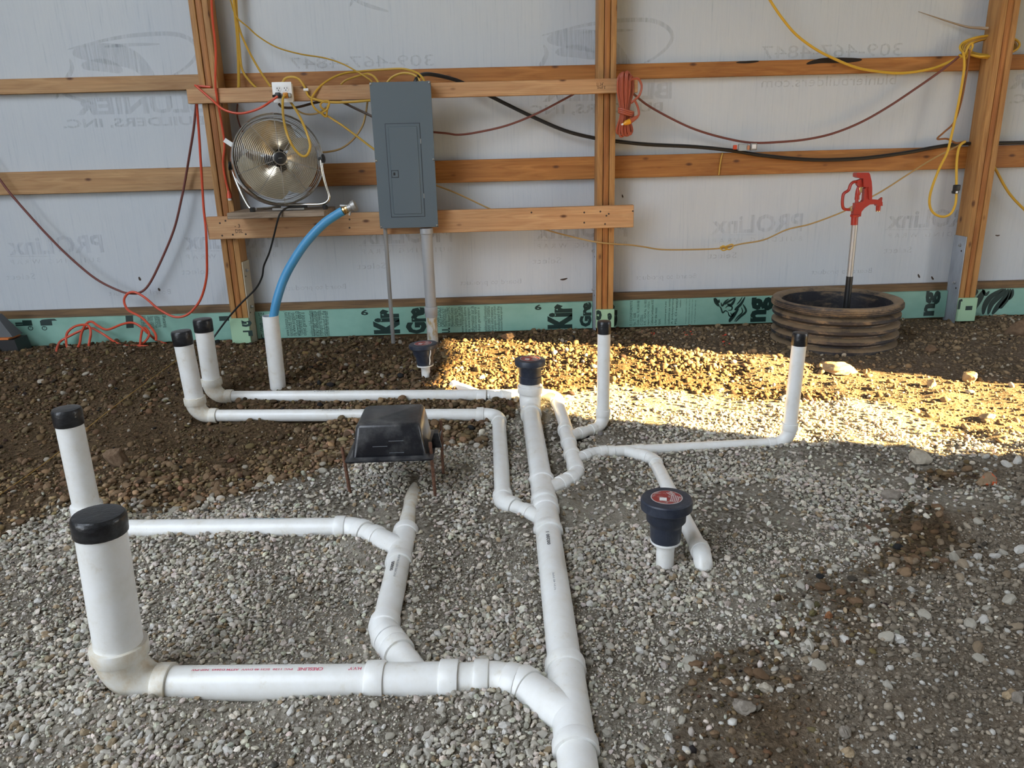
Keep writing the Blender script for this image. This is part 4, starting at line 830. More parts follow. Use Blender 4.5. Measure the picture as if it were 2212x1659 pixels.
for i in range(3):
    a0 = math.radians(100 + 120 * i); b = MB(); vs_ = []; nr, na = 7, 9
    for ir in range(nr):
        r = FR * (0.16 + 0.72 * ir / (nr - 1)); half = math.radians(57) * (0.75 + 0.4 * math.sin(math.pi * ir / (nr - 1)))
        for ia in range(na):
            f = ia / (na - 1) * 2 - 1; vs_.append(fp(r, a0 + f * half + 0.10 * ir / nr, 0.0 + f * 0.030 + 0.006 * math.sin(3 * f)))
    fs = [(ir * na + ia, ir * na + ia + 1, (ir + 1) * na + ia + 1, (ir + 1) * na + ia) for ir in range(nr - 1) for ia in range(na - 1)]
    K = len(vs_); b.add(vs_ + [v - fn_ * 0.0015 for v in vs_], fs + [tuple(i + K for i in q[::-1]) for q in fs])
    b.build('blade', mat('brushed_blade', (0.78, 0.70, 0.56), 0.24, 1.0), FAN, sharp=60)
# stand
pl_, pr_ = AT(501, 359, FY), AT(693, 343, FY)
fl_ = np.array([AT(546, 461, 4.64)[0], 4.645, SHZ + 0.012]); fr_ = AT(712, 424, FY)
b = MB(); b.tube(cr([pl_, AT(508, 385, 4.69), AT(522, 418, 4.67), AT(538, 447, 4.655), fl_], 6), 0.0095, 10)
b.tube(cr([fl_ + [0.012, 0.03, 0.002], np.array([AT(580, 455, 4.74)[0], 4.74, SHZ + 0.014]), np.array([AT(606, 447, 4.80)[0], 4.80, SHZ + 0.02])], 6), 0.0085, 8)
b.build('stand_leg', M_CHROME, FAN)
b = MB(); b.tube(cr([pr_, AT(697, 372, FY), AT(704, 400, FY), AT(711, 424, FY), AT(707, 435, FY), AT(695, 441, FY), AT(670, 442, FY), AT(630, 442, FY), AT(600, 443, FY)], 6), 0.0095, 10); b.build('stand_leg', M_CHROME, FAN)
b = MB(); b.lathe([(0.016, 0), (0.018, 0.02), (0.013, 0.026)], (fl_[0], fl_[1], SHZ), (0, 0, 1), 12); b.build('rubber_foot', M_BLK, FAN)
p = AT(702, 445, FY); b = MB(); b.lathe([(0.014, 0), (0.016, 0.018), (0.012, 0.024)], (p[0], p[1], SHZ), (0, 0, 1), 12); b.build('rubber_foot', M_BLK, FAN)
b = MB(); q = AT(660, 445, FY); b.bbox((AT(588, 446, FY)[0], FY - .012, SHZ), (AT(658, 446, FY)[0], FY + .02, SHZ + 0.016), .003); b.build('base_bar', M_PEWTER, FAN)
for p, s_ in ((pl_, -1), (pr_, 1)):
    b = MB(); b.lathe([(0.010, -0.012), (0.012, 0), (0.026, 0.012), (0.026, 0.018), (0.012, 0.020)], p, (s_, -0.2, 0.1), 10); b.build('pivot_knob', M_BLK, FAN)
b = MB(); p = AT(487, 298, FY - .02); u = AT(508, 312, FY - .02) - p; v = AT(482, 306, FY - .02) - p
b.prism([p, p + u, p + u + v, p + v], (0, 0.001, 0)); b.build('paper_tag', M_PAPER, FAN)
cable('fan_cord', 'black fan cord drooping from the shelf past the post to the ground', [(664, 446, FY - .01), (640, 447, FY - .03), (622, 448, 4.66), (607, 459, 4.61), (600, 475, 4.60), (592, 508, 4.63), (582, 545, 4.68), (570, 574, 4.72), (566, 598, 4.74), (552, 624, 4.77), (521, 655, 4.80), (492, 688, 4.84), (468, 720, 4.85), (452, 742, 4.8)], 0.0058, M_BLK, 'cord')

# ------------------------------------------------------------------ drain pipe network (one glued assembly)
NET = thing('drain_pipe_network', 'white plastic drain pipe network half buried in the gravel', 'drain pipes', W2)
def unit(v): return np.array(v, float) / np.linalg.norm(v)
def pipe(a, b_, r, m=M_PVC, n=24, name='pipe', parent=NET, label=None, cap=True):
    q = MB(); q.tube([a, b_], r, n, cap=cap); o = q.build(name, m, parent)
    if label: o['label'] = label
    return o
def hubprof(r, l): return [(r * 1.02, -0.002), (r * 1.16, 0.0), (r * 1.19, 0.003), (r * 1.19, l - 0.003), (r * 1.17, l), (r * 1.01, l + 0.0005)]
def elbow(a, c, b_, r, m=M_PVC, k=1.35, r2=None, name='elbow'):
    """bend at c from direction a->c to c->b; returns the two ends of the fitting"""
    d1, d2 = unit(c - a), unit(b_ - c); ang = math.acos(max(-1, min(1, float(d1 @ d2)))); R_ = r * 2 * k; t = R_ * math.tan(ang / 2)
    p1, p2 = c - d1 * t, c + d2 * t; n_ = max(4, int(ang / 0.16)); nn = unit(d2 - d1 * (d1 @ d2)); O = p1 + nn * R_; r2 = r2 or r
    arc = [O + R_ * (-nn * math.cos(x) + d1 * math.sin(x)) for x in np.linspace(0, ang, n_ + 1)]
    rad = np.linspace(r, r2, n_ + 1) * 1.07; q = MB(); q.tube(arc, rad.tolist(), 24)
    hl = 0.036 if r > 0.03 else 0.030
    q.lathe(hubprof(r, hl), p1, -d1, 24); q.lathe(hubprof(r2, hl), p2, d2, 24); q.build(name, m, NET); return p1 - d1 * hl * 0.6, p2 + d2 * hl * 0.6
def wye(c, d, bdir, r, rb, l0=0.075, l1=0.055, lb=0.115, m=M_PVC, name='wye'):
    d = unit(d); bd_ = unit(bdir); q = MB(); q.tube([c - d * l0, c + d * l1], r * 1.07, 24); hl = 0.036 if r > 0.03 else 0.028
    q.lathe(hubprof(r, hl), c - d * l0, -d, 24); q.lathe(hubprof(r, hl), c + d * l1, d, 24)
    q.tube([c, c + bd_ * lb], rb * 1.07, 24); q.lathe(hubprof(rb, hl * .9), c + bd_ * lb, bd_, 24); q.build(name, m, NET)
def tapecap(base, axis, r, l, parent, skew=0.0):
    q = MB(); r = r * 1.05
    q.lathe([(r, -l), (r * 1.02, -l + 0.002), (r * 1.03, -0.008), (r * 1.0, -0.002), (r * 0.94, 0.003), (r * 0.5, 0.006), (r * 0.1, 0.005)], base, axis, 26); o = q.build('tape_cap', M_TAPE, parent); o['label'] = 'black tape wrapped over the open end'; return o
def riser(base, top, r, capl, label, m=M_PVC):
    o = pipe(base, top, r, m, 28, 'riser_pipe', label=label); tapecap(top, top - base, r, capl, o); return o
def ptext(s, a, b_, r, t0, t1, ang, hgt, col, parent, flip=False):
    """print wrapped on a pipe; ang measured from straight up towards the camera"""
    V, F = text2d(s, 0.02); d = unit(b_ - a); upn = unit(np.array([0, 0, 1.0]) - d * d[2]); sd_ = np.cross(d, upn)
    if sd_[1] > 0: sd_ = -sd_
    if abs(d[1]) > 0.8: sd_ = np.array([-1.0, 0, 0]); sd_ = unit(sd_ - d * (sd_ @ d))
    L_ = np.linalg.norm(b_ - a); U = V[:, 0]; W2_ = V[:, 1]
    if flip: U = 1 - U; W2_ = 1 - W2_
    pts = []
    for u, w2 in zip(U, W2_):
        th = ang + (0.5 - w2) * hgt / r; pts.append(a + d * L_ * (t0 + (t1 - t0) * u) + (r + 0.0007) * (math.cos(th) * upn + math.sin(th) * sd_))
    q = MB(); q.add(pts, F); q.build('lettering', col, parent, smooth=False, recalc=False)
M_PRK = mat('black_print', (0.05, 0.05, 0.05), 0.6); M_PRR = mat('red_print', (0.62, 0.10, 0.16), 0.6); M_PRG = mat('grey_print', (0.33, 0.34, 0.35), 0.6)

dm = unit(MAIN1 - MAIN0)
# cleanout riser and the main line
CLB = MAIN0 + [-0.01, 0.03, 0.0]; CLT = AT(1145, 786, CLB[1])
RCL = 0.0535
e1, e2 = elbow(CLT, CLB, MAIN1, RCL, r2=R3, k=0.75, name='sweep')
pipe(e1, CLT - unit(CLT - CLB) * 0.01, RCL, name='cleanout_pipe')
co = MB(); ax = unit(CLT - CLB); sc = PXS(CLT); rd = 33.5 / sc
zc_ = lambda py: (AT(1145, py, CLB[1])[2] - CLT[2])
co.lathe([(RCL * 1.03, zc_(826)), (RCL * 1.08, zc_(825)), (RCL * 1.08, zc_(812)), (RCL * 1.03, zc_(811)), (RCL * 1.03, zc_(808)), (RCL * 1.07, zc_(806)), (RCL * 1.09, zc_(790)), (rd * 0.95, zc_(789)), (rd, zc_(787)), (rd, zc_(777)), (rd * 0.97, zc_(775.5)), (rd * 0.5, zc_(775))], CLT, ax, 36)
cap = co.build('cleanout_adapter', M_NAVY, NET); cap['label'] = 'navy cleanout adapter with a round red sticker'
def sticker(c, ax_, r, parent, detail=False):
    ax_ = unit(ax_); q = MB(); q.add(disc_pts(c + ax_ * .0012, ax_, r, 32), [list(range(32))]); q.build('sticker_border', M_STRIPE, parent, smooth=False, recalc=False)
    q = MB(); q.add(disc_pts(c + ax_ * .0018, ax_, r * .95, 32), [list(range(32))]); q.build('red_sticker', M_STICK, parent, smooth=False, recalc=False)
    u = np.array([1.0, 0, 0]); u = unit(u - ax_ * (u @ ax_)); v = np.cross(ax_, u); o_ = c + ax_ * .0024
    def quad(x0, y0, x1, y1, m_, nm, rot=0.0):
        cs, sn = math.cos(rot), math.sin(rot); P_ = [o_ + r * ((x * cs - y * sn) * u + (x * sn + y * cs) * v) for x, y in ((x0, y0), (x1, y0), (x1, y1), (x0, y1))]
        q = MB(); q.add(P_, [(0, 1, 2, 3)]); q.build(nm, m_, parent, smooth=False, recalc=False)
    quad(-.45, -.55, .0, -.1, M_PAPER, 'paper_label', -.2)
    for i in range(3): quad(-.5 + .0 * i, .38 + .14 * i, .0, .44 + .14 * i, M_STRIPE, 'printed_bar', -1.1)
    for i in range(5): quad(.28 + .11 * i, -.55, .33 + .11 * i, .5 - .06 * i, M_STRIPE, 'printed_bar', -.35)
sticker(CLT + ax * zc_(775), ax, rd * 0.66, cap)
bl = MB(); p = CLT + ax * zc_(797) + np.array([RCL * 1.08, -.01, 0]); bl.lathe([(0.006, 0), (0.006, 0.008), (0.003, 0.010)], p, (1, -.3, 0), 8); bl.build('screw', M_CHROME, NET)
wye(W1, dm, unit(BEL - W1) * 1.0, R3, R2, l0=0.085, l1=0.06, lb=0.10)
wye(W2, dm, unit(P2C - W2), R3, R2, l0=0.075, l1=0.055, lb=0.085)
wye(W3, dm, unit(FC - W3), R3, R3, l0=0.16, l1=0.075, lb=0.14)
pipe(e2, W1 - dm * 0.10, R3); pipe(W1 + dm * 0.07, W2 - dm * 0.085, R3)
mp_ = pipe(W2 + dm * 0.08, W3 - dm * 0.18, R3); pipe(W3 + dm * 0.10, MAIN1, R3)
ptext('00200 1', W2, W3, R3, 0.155, 0.245, 0.15, 0.011, M_PRK, mp_, True); ptext('PVC-DWV ASTM D2665 NSF 3 IN SCH 40 PIPE', W2, W3, R3, 0.42, 0.80, 0.10, 0.006, M_PRG, mp_, True)
# upper long run, its riser, and the branch it feeds
T1 = AT(437, 690, P1A[1]); e1, e2 = elbow(T1, P1A, P1B, R3, r2=R2 * 1.06, k=0.75, m=M_PVCD)
riser(e1, T1, R3, 0.063, 'rear one of the two taped risers at the left'); o = pipe(e2, P1B - unit(P1B - P1A) * 0.05, R2); ptext('PVC 1120', P1A, P1B, R2, 0.3, 0.36, 0.3, 0.008, M_PRG, o)
c_ = GP(1030, 856, DZ); q = MB(); d_ = unit(P1B - P1A); q.lathe(hubprof(R2, 0.05), c_, d_, 22); q.build('coupling', M_PVC, NET)
c_ = GP(1085, 856, DZ); q = MB(); q.lathe(hubprof(R2, 0.05), c_, d_, 22); q.build('coupling', M_PVC, NET)
q = MB(); q.tube(cr([Q0, GP(1005, 840, 0.004), GP(1035, 852, DZ), GP(1060, 856, DZ)], 5), R15, 18); q.lathe(hubprof(R15, 0.03), Q0 + unit(Q0 - Q1) * 0.0, unit(Q1 - Q0), 18); q.build('stub_pipe', M_PVC, NET)
e1, e2 = elbow(P1A, P1B, BEL, R2, k=1.3); db = unit(BEL - P1B)
pipe(e2, BW1 - db * 0.05, R2)
bw1 = P1B + db * ((BW1 - P1B) @ db); bw2 = P1B + db * ((BW2 - P1B) @ db)
wye(bw1, db, unit(S1A - bw1), R2, R15, 0.055, 0.045, 0.075); wye(bw2, db, unit(S2E - bw2), R2, R15, 0.05, 0.04, 0.06)
pipe(bw1 + db * 0.03, bw2 - db * 0.03, R2); f1, f2 = elbow(P1B, BEL, W1, R2, k=1.1); pipe(bw2 + db * 0.03, f1, R2); pipe(f2, W1 + unit(BEL - W1) * 0.06, R2)
# small riser feeding the upper wye
T_ = AT(1305, 695, S1A[1]); e1, e2 = elbow(T_, S1A, bw1, R2 * 0.98, r2=R15, k=0.9); riser(e1, T_, R2 * 0.98, 0.055, 'tall thin taped riser in front of the middle post'); pipe(e2, bw1 + unit(S1A - bw1) * 0.08, R15)
# small line to the right riser and the trap leg
e1, e2 = elbow(bw2, S2E, S2W, R15, k=1.4); pipe(bw2 + unit(S2E - bw2) * 0.07, e1, R15)
ds = unit(S2R - S2E); s2w = S2E + ds * ((S2W - S2E) @ ds); wye(s2w, ds, unit(TB - s2w), R15, R15, 0.05, 0.05, 0.06)
pipe(e2, s2w - ds * 0.05, R15); T_ = AT(1729, 720, S2R[1]); e3, e4 = elbow(s2w, S2R, T_, R15, r2=R2, k=1.3); pipe(s2w + ds * 0.05, e3, R15); riser(e4, T_, R2, 0.052, 'tall thin taped riser beside the corrugated pipe')
e1, e2 = elbow(s2w, TB, TC, R15 * 1.05, k=1.3); pipe(s2w + unit(TB - s2w) * 0.06, e1, R15 * 1.05)
tdn = unit(TC - TB); q = MB(); rt = R15 * 1.22
q.lathe(hubprof(rt * .93, 0.03), TC - tdn * 0.045, tdn, 24)
q.tube([TC - tdn * 0.02] + [TC - tdn * 0.018 + np.array([0, 0, -0.048]) + 0.048 * (tdn * math.sin(a_) + np.array([0, 0, math.cos(a_)])) for a_ in np.linspace(0.1, math.pi / 2, 9)] + [TC + tdn * 0.03 + np.array([0, 0, -0.12])], rt, 24); q.build('elbow', M_PVC, NET)
pipe(e2, TC - tdn * 0.03, R15 * 1.10)
# lower long run
T2 = AT(391, 716, P2A[1]); e1, e2 = elbow(T2, P2A, P2B, R3, r2=R2 * 1.06, k=0.75, m=M_PVCD); o = riser(e1, T2, R3, 0.066, 'front one of the two taped risers at the left')
f1, f2 = elbow(P2A, P2B, P2C, R2 * 1.06, k=1.2); o = pipe(e2, f1, R2); ptext('PVC DWV SCH 40', P2A, P2B, R2, 0.42, 0.52, 0.2, 0.008, M_PRG, o)
h1, h2 = elbow(P2B, P2C, W2, R2 * 1.1, k=1.2); pipe(f2, h1, R2 * 1.08); pipe(h2, W2 + unit(P2C - W2) * 0.07, R2 * 1.05)
# left line with the tall riser behind the front riser
T3 = AT(143, 884, LA[1]); e1, e2 = elbow(T3, LA, LB, R3, r2=R25, k=0.8); riser(e1, T3, R3, 0.056, 'tall taped riser behind the big front riser')
f1, f2 = elbow(LA, LB, NW, R25, k=1.1); o = pipe(e2, f1, R25); ptext('CRESLINE PVC', LA, LB, R25, 0.6, 0.75, -0.2, 0.008, mat('blue_print', (0.35, 0.55, 0.62), 0.6), o)
dn = unit(NE - NW); wye(NW, dn, unit(LB - NW), R25, R25, 0.10, 0.06, 0.12); pipe(f2, NW + unit(LB - NW) * 0.10, R25)
q = MB(); q.tube(cr([NT, NT * .6 + NW * .4 + [0, 0, .012], NW - dn * 0.12], 5), R2, 20); q.build('stub_pipe', M_PVCD, NET)
h1, h2 = elbow(NW, NE, NE2, R25, k=0.8); o = pipe(NW + dn * 0.08, h1, R25); ptext('00800', NW, NE, R25, 0.30, 0.42, 0.25, 0.011, M_PRK, o, True); ptext('PVC PIPE NSF 3 IN SCH 40 DWV', NW, NE, R25, 0.1, 0.5, -0.15, 0.007, M_PRG, o, True)
h3, h4 = elbow(NE, NE2, FT, R25, k=0.8); pipe(h4, FT, R25)
# front line with the wide riser
T4 = AT(212, 1112, FA[1] + 0.01); e1, e2 = elbow(T4, FA, FB, R4, r2=R3, k=0.72, m=M_PVCD); riser(e1, T4, R4 * 0.99, 0.047, 'widest taped riser in the left foreground')
df = unit(FB - FA); f1, f2 = elbow(FA, FB, FC + (FC - FB) * 3, R3, k=1.2)
ta, tb = GP(812, 1473, DZ), GP(970, 1471, DZ)
o = pipe(e2, ta, R3); ptext('CRESLINE', FA, ta, R3, 0.70, 0.80, 0.12, 0.010, M_PRR, o, True); ptext('PVC 1120  SCH 40 DWV  ASTM D2665  NSF-PW', FA, ta, R3, 0.28, 0.68, 0.12, 0.006, M_PRR, o, True); ptext("H.V.Y'", FA, ta, R3, 0.90, 0.95, 0.12, 0.010, M_PRR, o, True)
q = MB(); q.tube([ta, tb], R3 * 1.06, 24); q.lathe(hubprof(R3, 0.046), ta - df * 0.022, df, 24); q.lathe(hubprof(R3, 0.046), tb - df * 0.022, df, 24); q.tube([FT, FT + unit(NE2 - FT) * 0.09], R25 * 1.06, 22); q.build('tee', M_PVC, NET)
pipe(tb, f1, R3, name='nipple'); pipe(f2, W3 + unit(FC - W3) * 0.12, R3)

# ------------------------------------------------------------------ floor drain adapters standing in the gravel
def floordrain(label, base, axpx, rows, stk):
    """rows: (radius px, py) bottom to top along the axis at the base distance"""
    Yb = base[1]; t = thing('floor_drain', label, 'floor drain', base, 'navy floor drain adapters')
    top = AT(axpx[0], axpx[1], Yb); ax_ = unit(top - base); s0 = PXS(base)
    def H(py): return (AT(axpx[0], py, Yb)[2] - base[2]) / ax_[2]
    q = MB(); q.lathe([(rows['pipe'] / s0, -0.06), (rows['pipe'] / s0, H(rows['ring'][1]) + 0.01)], base, ax_, 26); pp = q.build('drain_pipe', M_PVC, t)
    rr_, py = rows['ring']; q = MB(); q.lathe([(rr_ / s0 * .96, H(py) - .004), (rr_ / s0, H(py) - .002), (rr_ / s0, H(py) + .004), (rr_ / s0 * .9, H(py) + .005)], base, ax_, 30); q.build('white_ring', M_WHT, t)
    q = MB(); q.lathe([(r / PXS(base + ax_ * H(y)), H(y)) for r, y in rows['body']], base, ax_, 40); bo = q.build('drain_body', M_NAVY, t)
    y = rows['body'][-1][1]; sticker(base + ax_ * H(y), ax_, rows['stick'] / s0, bo); return t, pp
dbase = GP(1436, 1222, 0.0)
t, pp = floordrain('navy floor drain adapter with a red sticker in the foreground gravel', dbase, (1440, 1076),
    dict(pipe=19, ring=(32, 1168), stick=33, body=[(31, 1166), (32.5, 1160), (34, 1134), (35, 1130), (42, 1122), (43, 1100), (51, 1099), (55, 1096), (55.5, 1078), (53, 1075.5), (49, 1075), (20, 1075)]), 0)
dbase = GP(921, 815, 0.0)
t, pp = floordrain('navy floor drain adapter near the conduit with a drip of white glue', dbase, (914, 743),
    dict(pipe=9.6, ring=(18, 789), stick=19, body=[(17, 788), (19, 770), (23.5, 764), (24.5, 753), (28, 752), (31, 750), (31, 743.5), (29.5, 742), (10, 742)]), 0)
q = MB(); s_ = PXS(dbase); P = [AT(x, y, dbase[1] - r / s_ * .93) for x, y, r in [(930, 755, 22), (930, 764, 22), (928, 772, 19), (929, 780, 18.5), (928, 788, 18)]]; q.tube(P, [.003, .004, .003, .004, .003], 6); q.build('glue_drip', M_WHT, t)
ptext('CRESLINE', dbase, AT(919, 790, dbase[1]), 9.6 / s_, 0.3, 0.85, 0.1, 0.008, M_PRR, pp)

# ------------------------------------------------------------------ water sleeve and blue tubing
sb = GP(601, 838, 0.0); st = AT(584, 682, sb[1]); rS = 17.3 / PXS(st)
t = thing('sleeve_pipe', 'open white sleeve pipe with blue tubing coming out of it', 'pipe', sb)
q = MB(); q.lathe([(rS, -0.06), (rS, np.linalg.norm(st - sb)), (rS * .89, np.linalg.norm(st - sb)), (rS * .89, 0.06)], sb, st - sb, 30, cap=False); q.build('sleeve', M_PVC, t)
yb0 = sb[1]
t = thing('blue_tubing', 'blue water tubing with a brass fitting rising out of the sleeve pipe', 'tubing', AT(590, 720, yb0))
P = cr([AT(586, 760, yb0), AT(589, 700, yb0), AT(593, 672, yb0), AT(599, 645, yb0), AT(611, 608, yb0 + .02), (AT(630, 570, yb0 + .03)), AT(660, 525, yb0 + .05), AT(697, 485, yb0 + .07), AT(728, 463, yb0 + .08), AT(741, 456, yb0 + .08)], 7)
rB = 9.5 / PXS(P[-1]); q = MB(); q.tube(P, rB, 18); q.build('tube', M_BLUE, t)
d_ = unit(P[-1] - P[-2]); p = P[-1]; s_ = 1 / PXS(p)
q = MB(); q.lathe([(rB * .8, 0), (rB * 1.0, .004), (rB * 1.0, .012), (rB * .8, .014), (rB * 1.0, .018), (rB * 1.0, .028), (rB * .8, .03)], p, d_, 18); q.build('brass_ring', M_BRASS, t)
q = MB(); q.lathe([(rB * .85, .028), (rB * .9, .05), (rB * .8, .052), (rB * 1.25, .054), (rB * 1.25, .074), (rB * 1.0, .076)], p, d_, 12); q.build('fitting', M_PEWTER, t)
q = MB(); w_ = p + d_ * .03; q.tube([w_ + [0, -.005, .012], w_ - d_ * .035 + [-.008, -.005, .030]], [.008, .006], 8); q.tube([w_ + [.01, -.005, -.012], w_ + [.006, -.005, -.034]], .006, 8); q.build('valve_stem', M_PEWTER, t)

# ------------------------------------------------------------------ corrugated pipe pit with the yard hydrant
kb = GP(1857, 770, 0.0); RC = 0.366; kc = np.array([kb[0], kb[1] + RC, 0.0]); zr = AT(1860, 640, kc[1])[2]
t = thing('corrugated_pipe', 'short muddy black corrugated pipe standing around the hydrant', 'corrugated pipe', (kc[0], kc[1], -0.02))
prof = []; zz0 = -0.03; pitch = (zr - 0.055 - zz0) / 4
for k in range(4):
    b0 = zz0 + k * pitch
    for f, dr in ((0.0, -0.042), (0.10, -0.040), (0.24, -0.008), (0.34, 0.0), (0.62, 0.0), (0.72, -0.008), (0.88, -0.040), (1.0, -0.042)): prof.append((RC + dr, b0 + f * pitch))
prof += [(RC - 0.022, zr - 0.052), (RC + 0.004, zr - 0.046), (RC + 0.008, zr - 0.02), (RC + 0.002, zr - 0.004), (RC - 0.012, zr), (RC - 0.036, zr - 0.004), (RC - 0.052, zr - 0.02), (RC - 0.056, 0.0), (RC - 0.056, -0.03)]
q = MB(); q.lathe(prof, (kc[0], kc[1], 0), (0, 0, 1), 72, cap=False); q.build('corrugated_wall', M_CULV, t)
q = MB()
for k in range(3): q.lathe([(RC + .0075, zr - .040 + k * .009), (RC + .010, zr - .038 + k * .009), (RC + .010, zr - .035 + k * .009), (RC + .0075, zr - .033 + k * .009)], (kc[0], kc[1], 0), (0, 0, 1), 72, cap=False)
q.build('rim_ribs', M_CULV, t)
YH = kc[1] - 0.06
HY = thing('yard_hydrant', 'red frost-proof yard hydrant standing in the corrugated pipe', 'hydrant', AT(1831, 690, YH))
ha, hb, hc = AT(1829, 660, YH), AT(1835.5, 597, YH), AT(1846.5, 484, YH); hr = 6.2 / PXS(hb)
q = MB(); q.tube([AT(1827, 690, YH) * [1, 1, 0] + [0, 0, -0.02], ha, hb], hr * 1.12, 16); q.build('lower_pipe', M_BLK, HY)
q = MB(); q.tube([hb, hc], hr, 18); q.build('steel_pipe', M_GALV, HY)
hz = lambda x, y: AT(1800 + x / 11.85, 360 + y / 11.85, YH)
q = MB(); q.tube([hz(537, 1490), hz(550, 1280)], hr * 1.15, 16); q.lathe([(hr * 1.5, 0), (hr * 1.6, .004), (hr * 1.6, .012), (hr * 1.35, .014)], hz(550, 1285), hz(565, 1150) - hz(550, 1280), 8); q.build('collar', M_RED, HY)
th = 0.017
def flatpoly(pts, t_): 
    P_ = [hz(x, y) - np.array([0, t_, 0]) for x, y in pts]; q = MB(); q.prism(P_, (0, 2 * t_, 0)); return q
q = flatpoly([(530, 935), (640, 912), (715, 900), (755, 850), (775, 560), (850, 505), (905, 540), (945, 830), (1140, 845), (1170, 850), (1225, 900), (1230, 1000), (1090, 1000), (1070, 955), (900, 965), (770, 1055), (690, 1150), (672, 1270), (480, 1270), (490, 1120), (530, 1030)], th); q.build('hydrant_head', M_RED, HY)
q = flatpoly([(1145, 855), (1235, 782), (1245, 800), (1228, 910)], 0.008); q.build('spout_fin', M_RED, HY)
q = flatpoly([(548, 185), (570, 152), (860, 150), (890, 190), (935, 380), (948, 560), (945, 830), (862, 825), (852, 520), (735, 525), (722, 300), (625, 292), (550, 262)], 0.024); q.build('lever_head', M_RED, HY)
q = flatpoly([(600, 350), (700, 310), (715, 520), (640, 520), (590, 460)], 0.013); q.build('linkage', M_RED, HY)
q = MB(); q.tube(cr([hz(640, 385), hz(520, 395), hz(440, 470), hz(390, 600), hz(270, 690), hz(238, 830), hz(238, 1000), hz(285, 1085), hz(430, 1102)], 6), 0.0105, 10, flat=0.8); q.build('handle', M_RED, HY)
q = MB(); q.lathe([(0.008, -.012), (0.008, .012)], hz(437, 1102), (0, 1, 0), 10); q.build('handle_pin', M_BRASS, HY)
q = MB(); q.tube([hz(600, 930), hz(605, 850), hz(608, 846), hz(612, 740), hz(628, 700), hz(632, 620), hz(640, 520)], [.011, .009, .014, .012, .015, .013, .008], 12); q.build('rod', M_RED, HY)
q = MB(); q.bbox((hz(680, 560)[0] - .008, YH - .012, hz(680, 600)[2] - .014), (hz(700, 560)[0] + .006, YH + .004, hz(690, 510)[2]), .002); q.build('shackle_bolt', M_BRASS, HY)
q = MB(); q.tube([hz(1155, 985), hz(1150, 1090), hz(1148, 1095), hz(1143, 1142)], [.0140, .0138, .0125, .0122], 14); q.build('spout', M_RED, HY)
q = MB(); q.tube([hz(1144, 1130), hz(1142, 1148)], .0128, 14); q.build('spout_end', M_BRASS, HY)

# ------------------------------------------------------------------ plastic trap box on rebar stakes
YX = 2.66; c0 = AT(840, 992, YX); s_ = 1 / PXS(c0); hw = 88 * s_ ; zf = c0[2]; xc = c0[0]
hbx = AT(838, 918, YX + .02)[2] - zf; dep = 0.30
TUB = thing('trap_box', 'black plastic trap box turned upside down on rebar stakes', 'plastic box', (xc, YX + dep / 2, zf))
def rrect(x0, x1, y0, y1, z, r, n=4):
    P_ = []
    for cx_, cy_, a0 in ((x1 - r, y0 + r, -90), (x1 - r, y1 - r, 0), (x0 + r, y1 - r, 90), (x0 + r, y0 + r, 180)):
        for i in range(n + 1):
            a = math.radians(a0 + 90 * i / n); P_.append((cx_ + r * math.cos(a), cy_ + r * math.sin(a), z))
    return P_
def loft(rings, captop=True):
    q = MB(); n = len(rings[0]); vs_ = [p for R_ in rings for p in R_]; fs = [(i * n + k, i * n + (k + 1) % n, (i + 1) * n + (k + 1) % n, (i + 1) * n + k) for i in range(len(rings) - 1) for k in range(n)]
    if captop: fs.append([(len(rings) - 1) * n + k for k in range(n)])
    return q.add(vs_, fs)
x0, x1, y0, y1 = xc - hw, xc + hw, YX, YX + dep
rings = [rrect(x0 + .002, x1 - .002, y0 + .002, y1, zf - .004, .012), rrect(x0, x1, y0, y1, zf, .012), rrect(x0 + .012, x1 - .012, y0 + .012, y1 - .012, zf + .006, .014)]
for f in (0, .5, .9, .97, 1.0):
    iw = .014 + .020 * f + (.010 if f > .99 else 0.004 if f > .95 else 0); rings.append(rrect(x0 + iw, x1 - iw, y0 + iw * .8, y1 - iw, zf + .008 + (hbx - .008) * f, .018))
q = loft(rings); q.build('box_shell', M_BKPL, TUB)
q = loft([rrect(x0 - .012, x1 + .014, y0 - .012, y1 + .012, zf - .006, .014), rrect(x0 - .012, x1 + .014, y0 - .012, y1 + .012, zf - .001, .014), rrect(x0 + .006, x1 - .006, y0 + .006, y1 - .006, zf + .001, .014)], False); q.build('flange', M_BKPL, TUB)
q = MB(); q.add([(x1 + .016, y0 + .10, zf), (x1 + .034, y0 + .12, zf + .03), (x1 + .034, y0 + .22, zf + .03), (x1 + .014, y0 + .24, zf)], [(0, 1, 2, 3)]); q.prism([(x1 - .01, y0 + .1, zf), (x1 + .04, y0 + .1, zf), (x1 + .028, y0 + .1, zf + .06), (x1 + .012, y0 + .1, zf + .06)], (0, .012, 0)); q.build('side_tab', M_BKPL, TUB)
for i, (fx, fz) in enumerate(((.30, .35), (.55, .5), (.55, .15))):
    px_, pz_ = x0 + .02 + fx * 2 * hw * .8, zf + hbx * fz; q = MB(); q.box((px_, y0 + .010 + fz * .012, pz_), (px_ + .055, y0 + .0125 + fz * .012, pz_ + .0016)); q.build('scratch', mat('scratch_grey', (.16, .17, .19), .4), TUB)
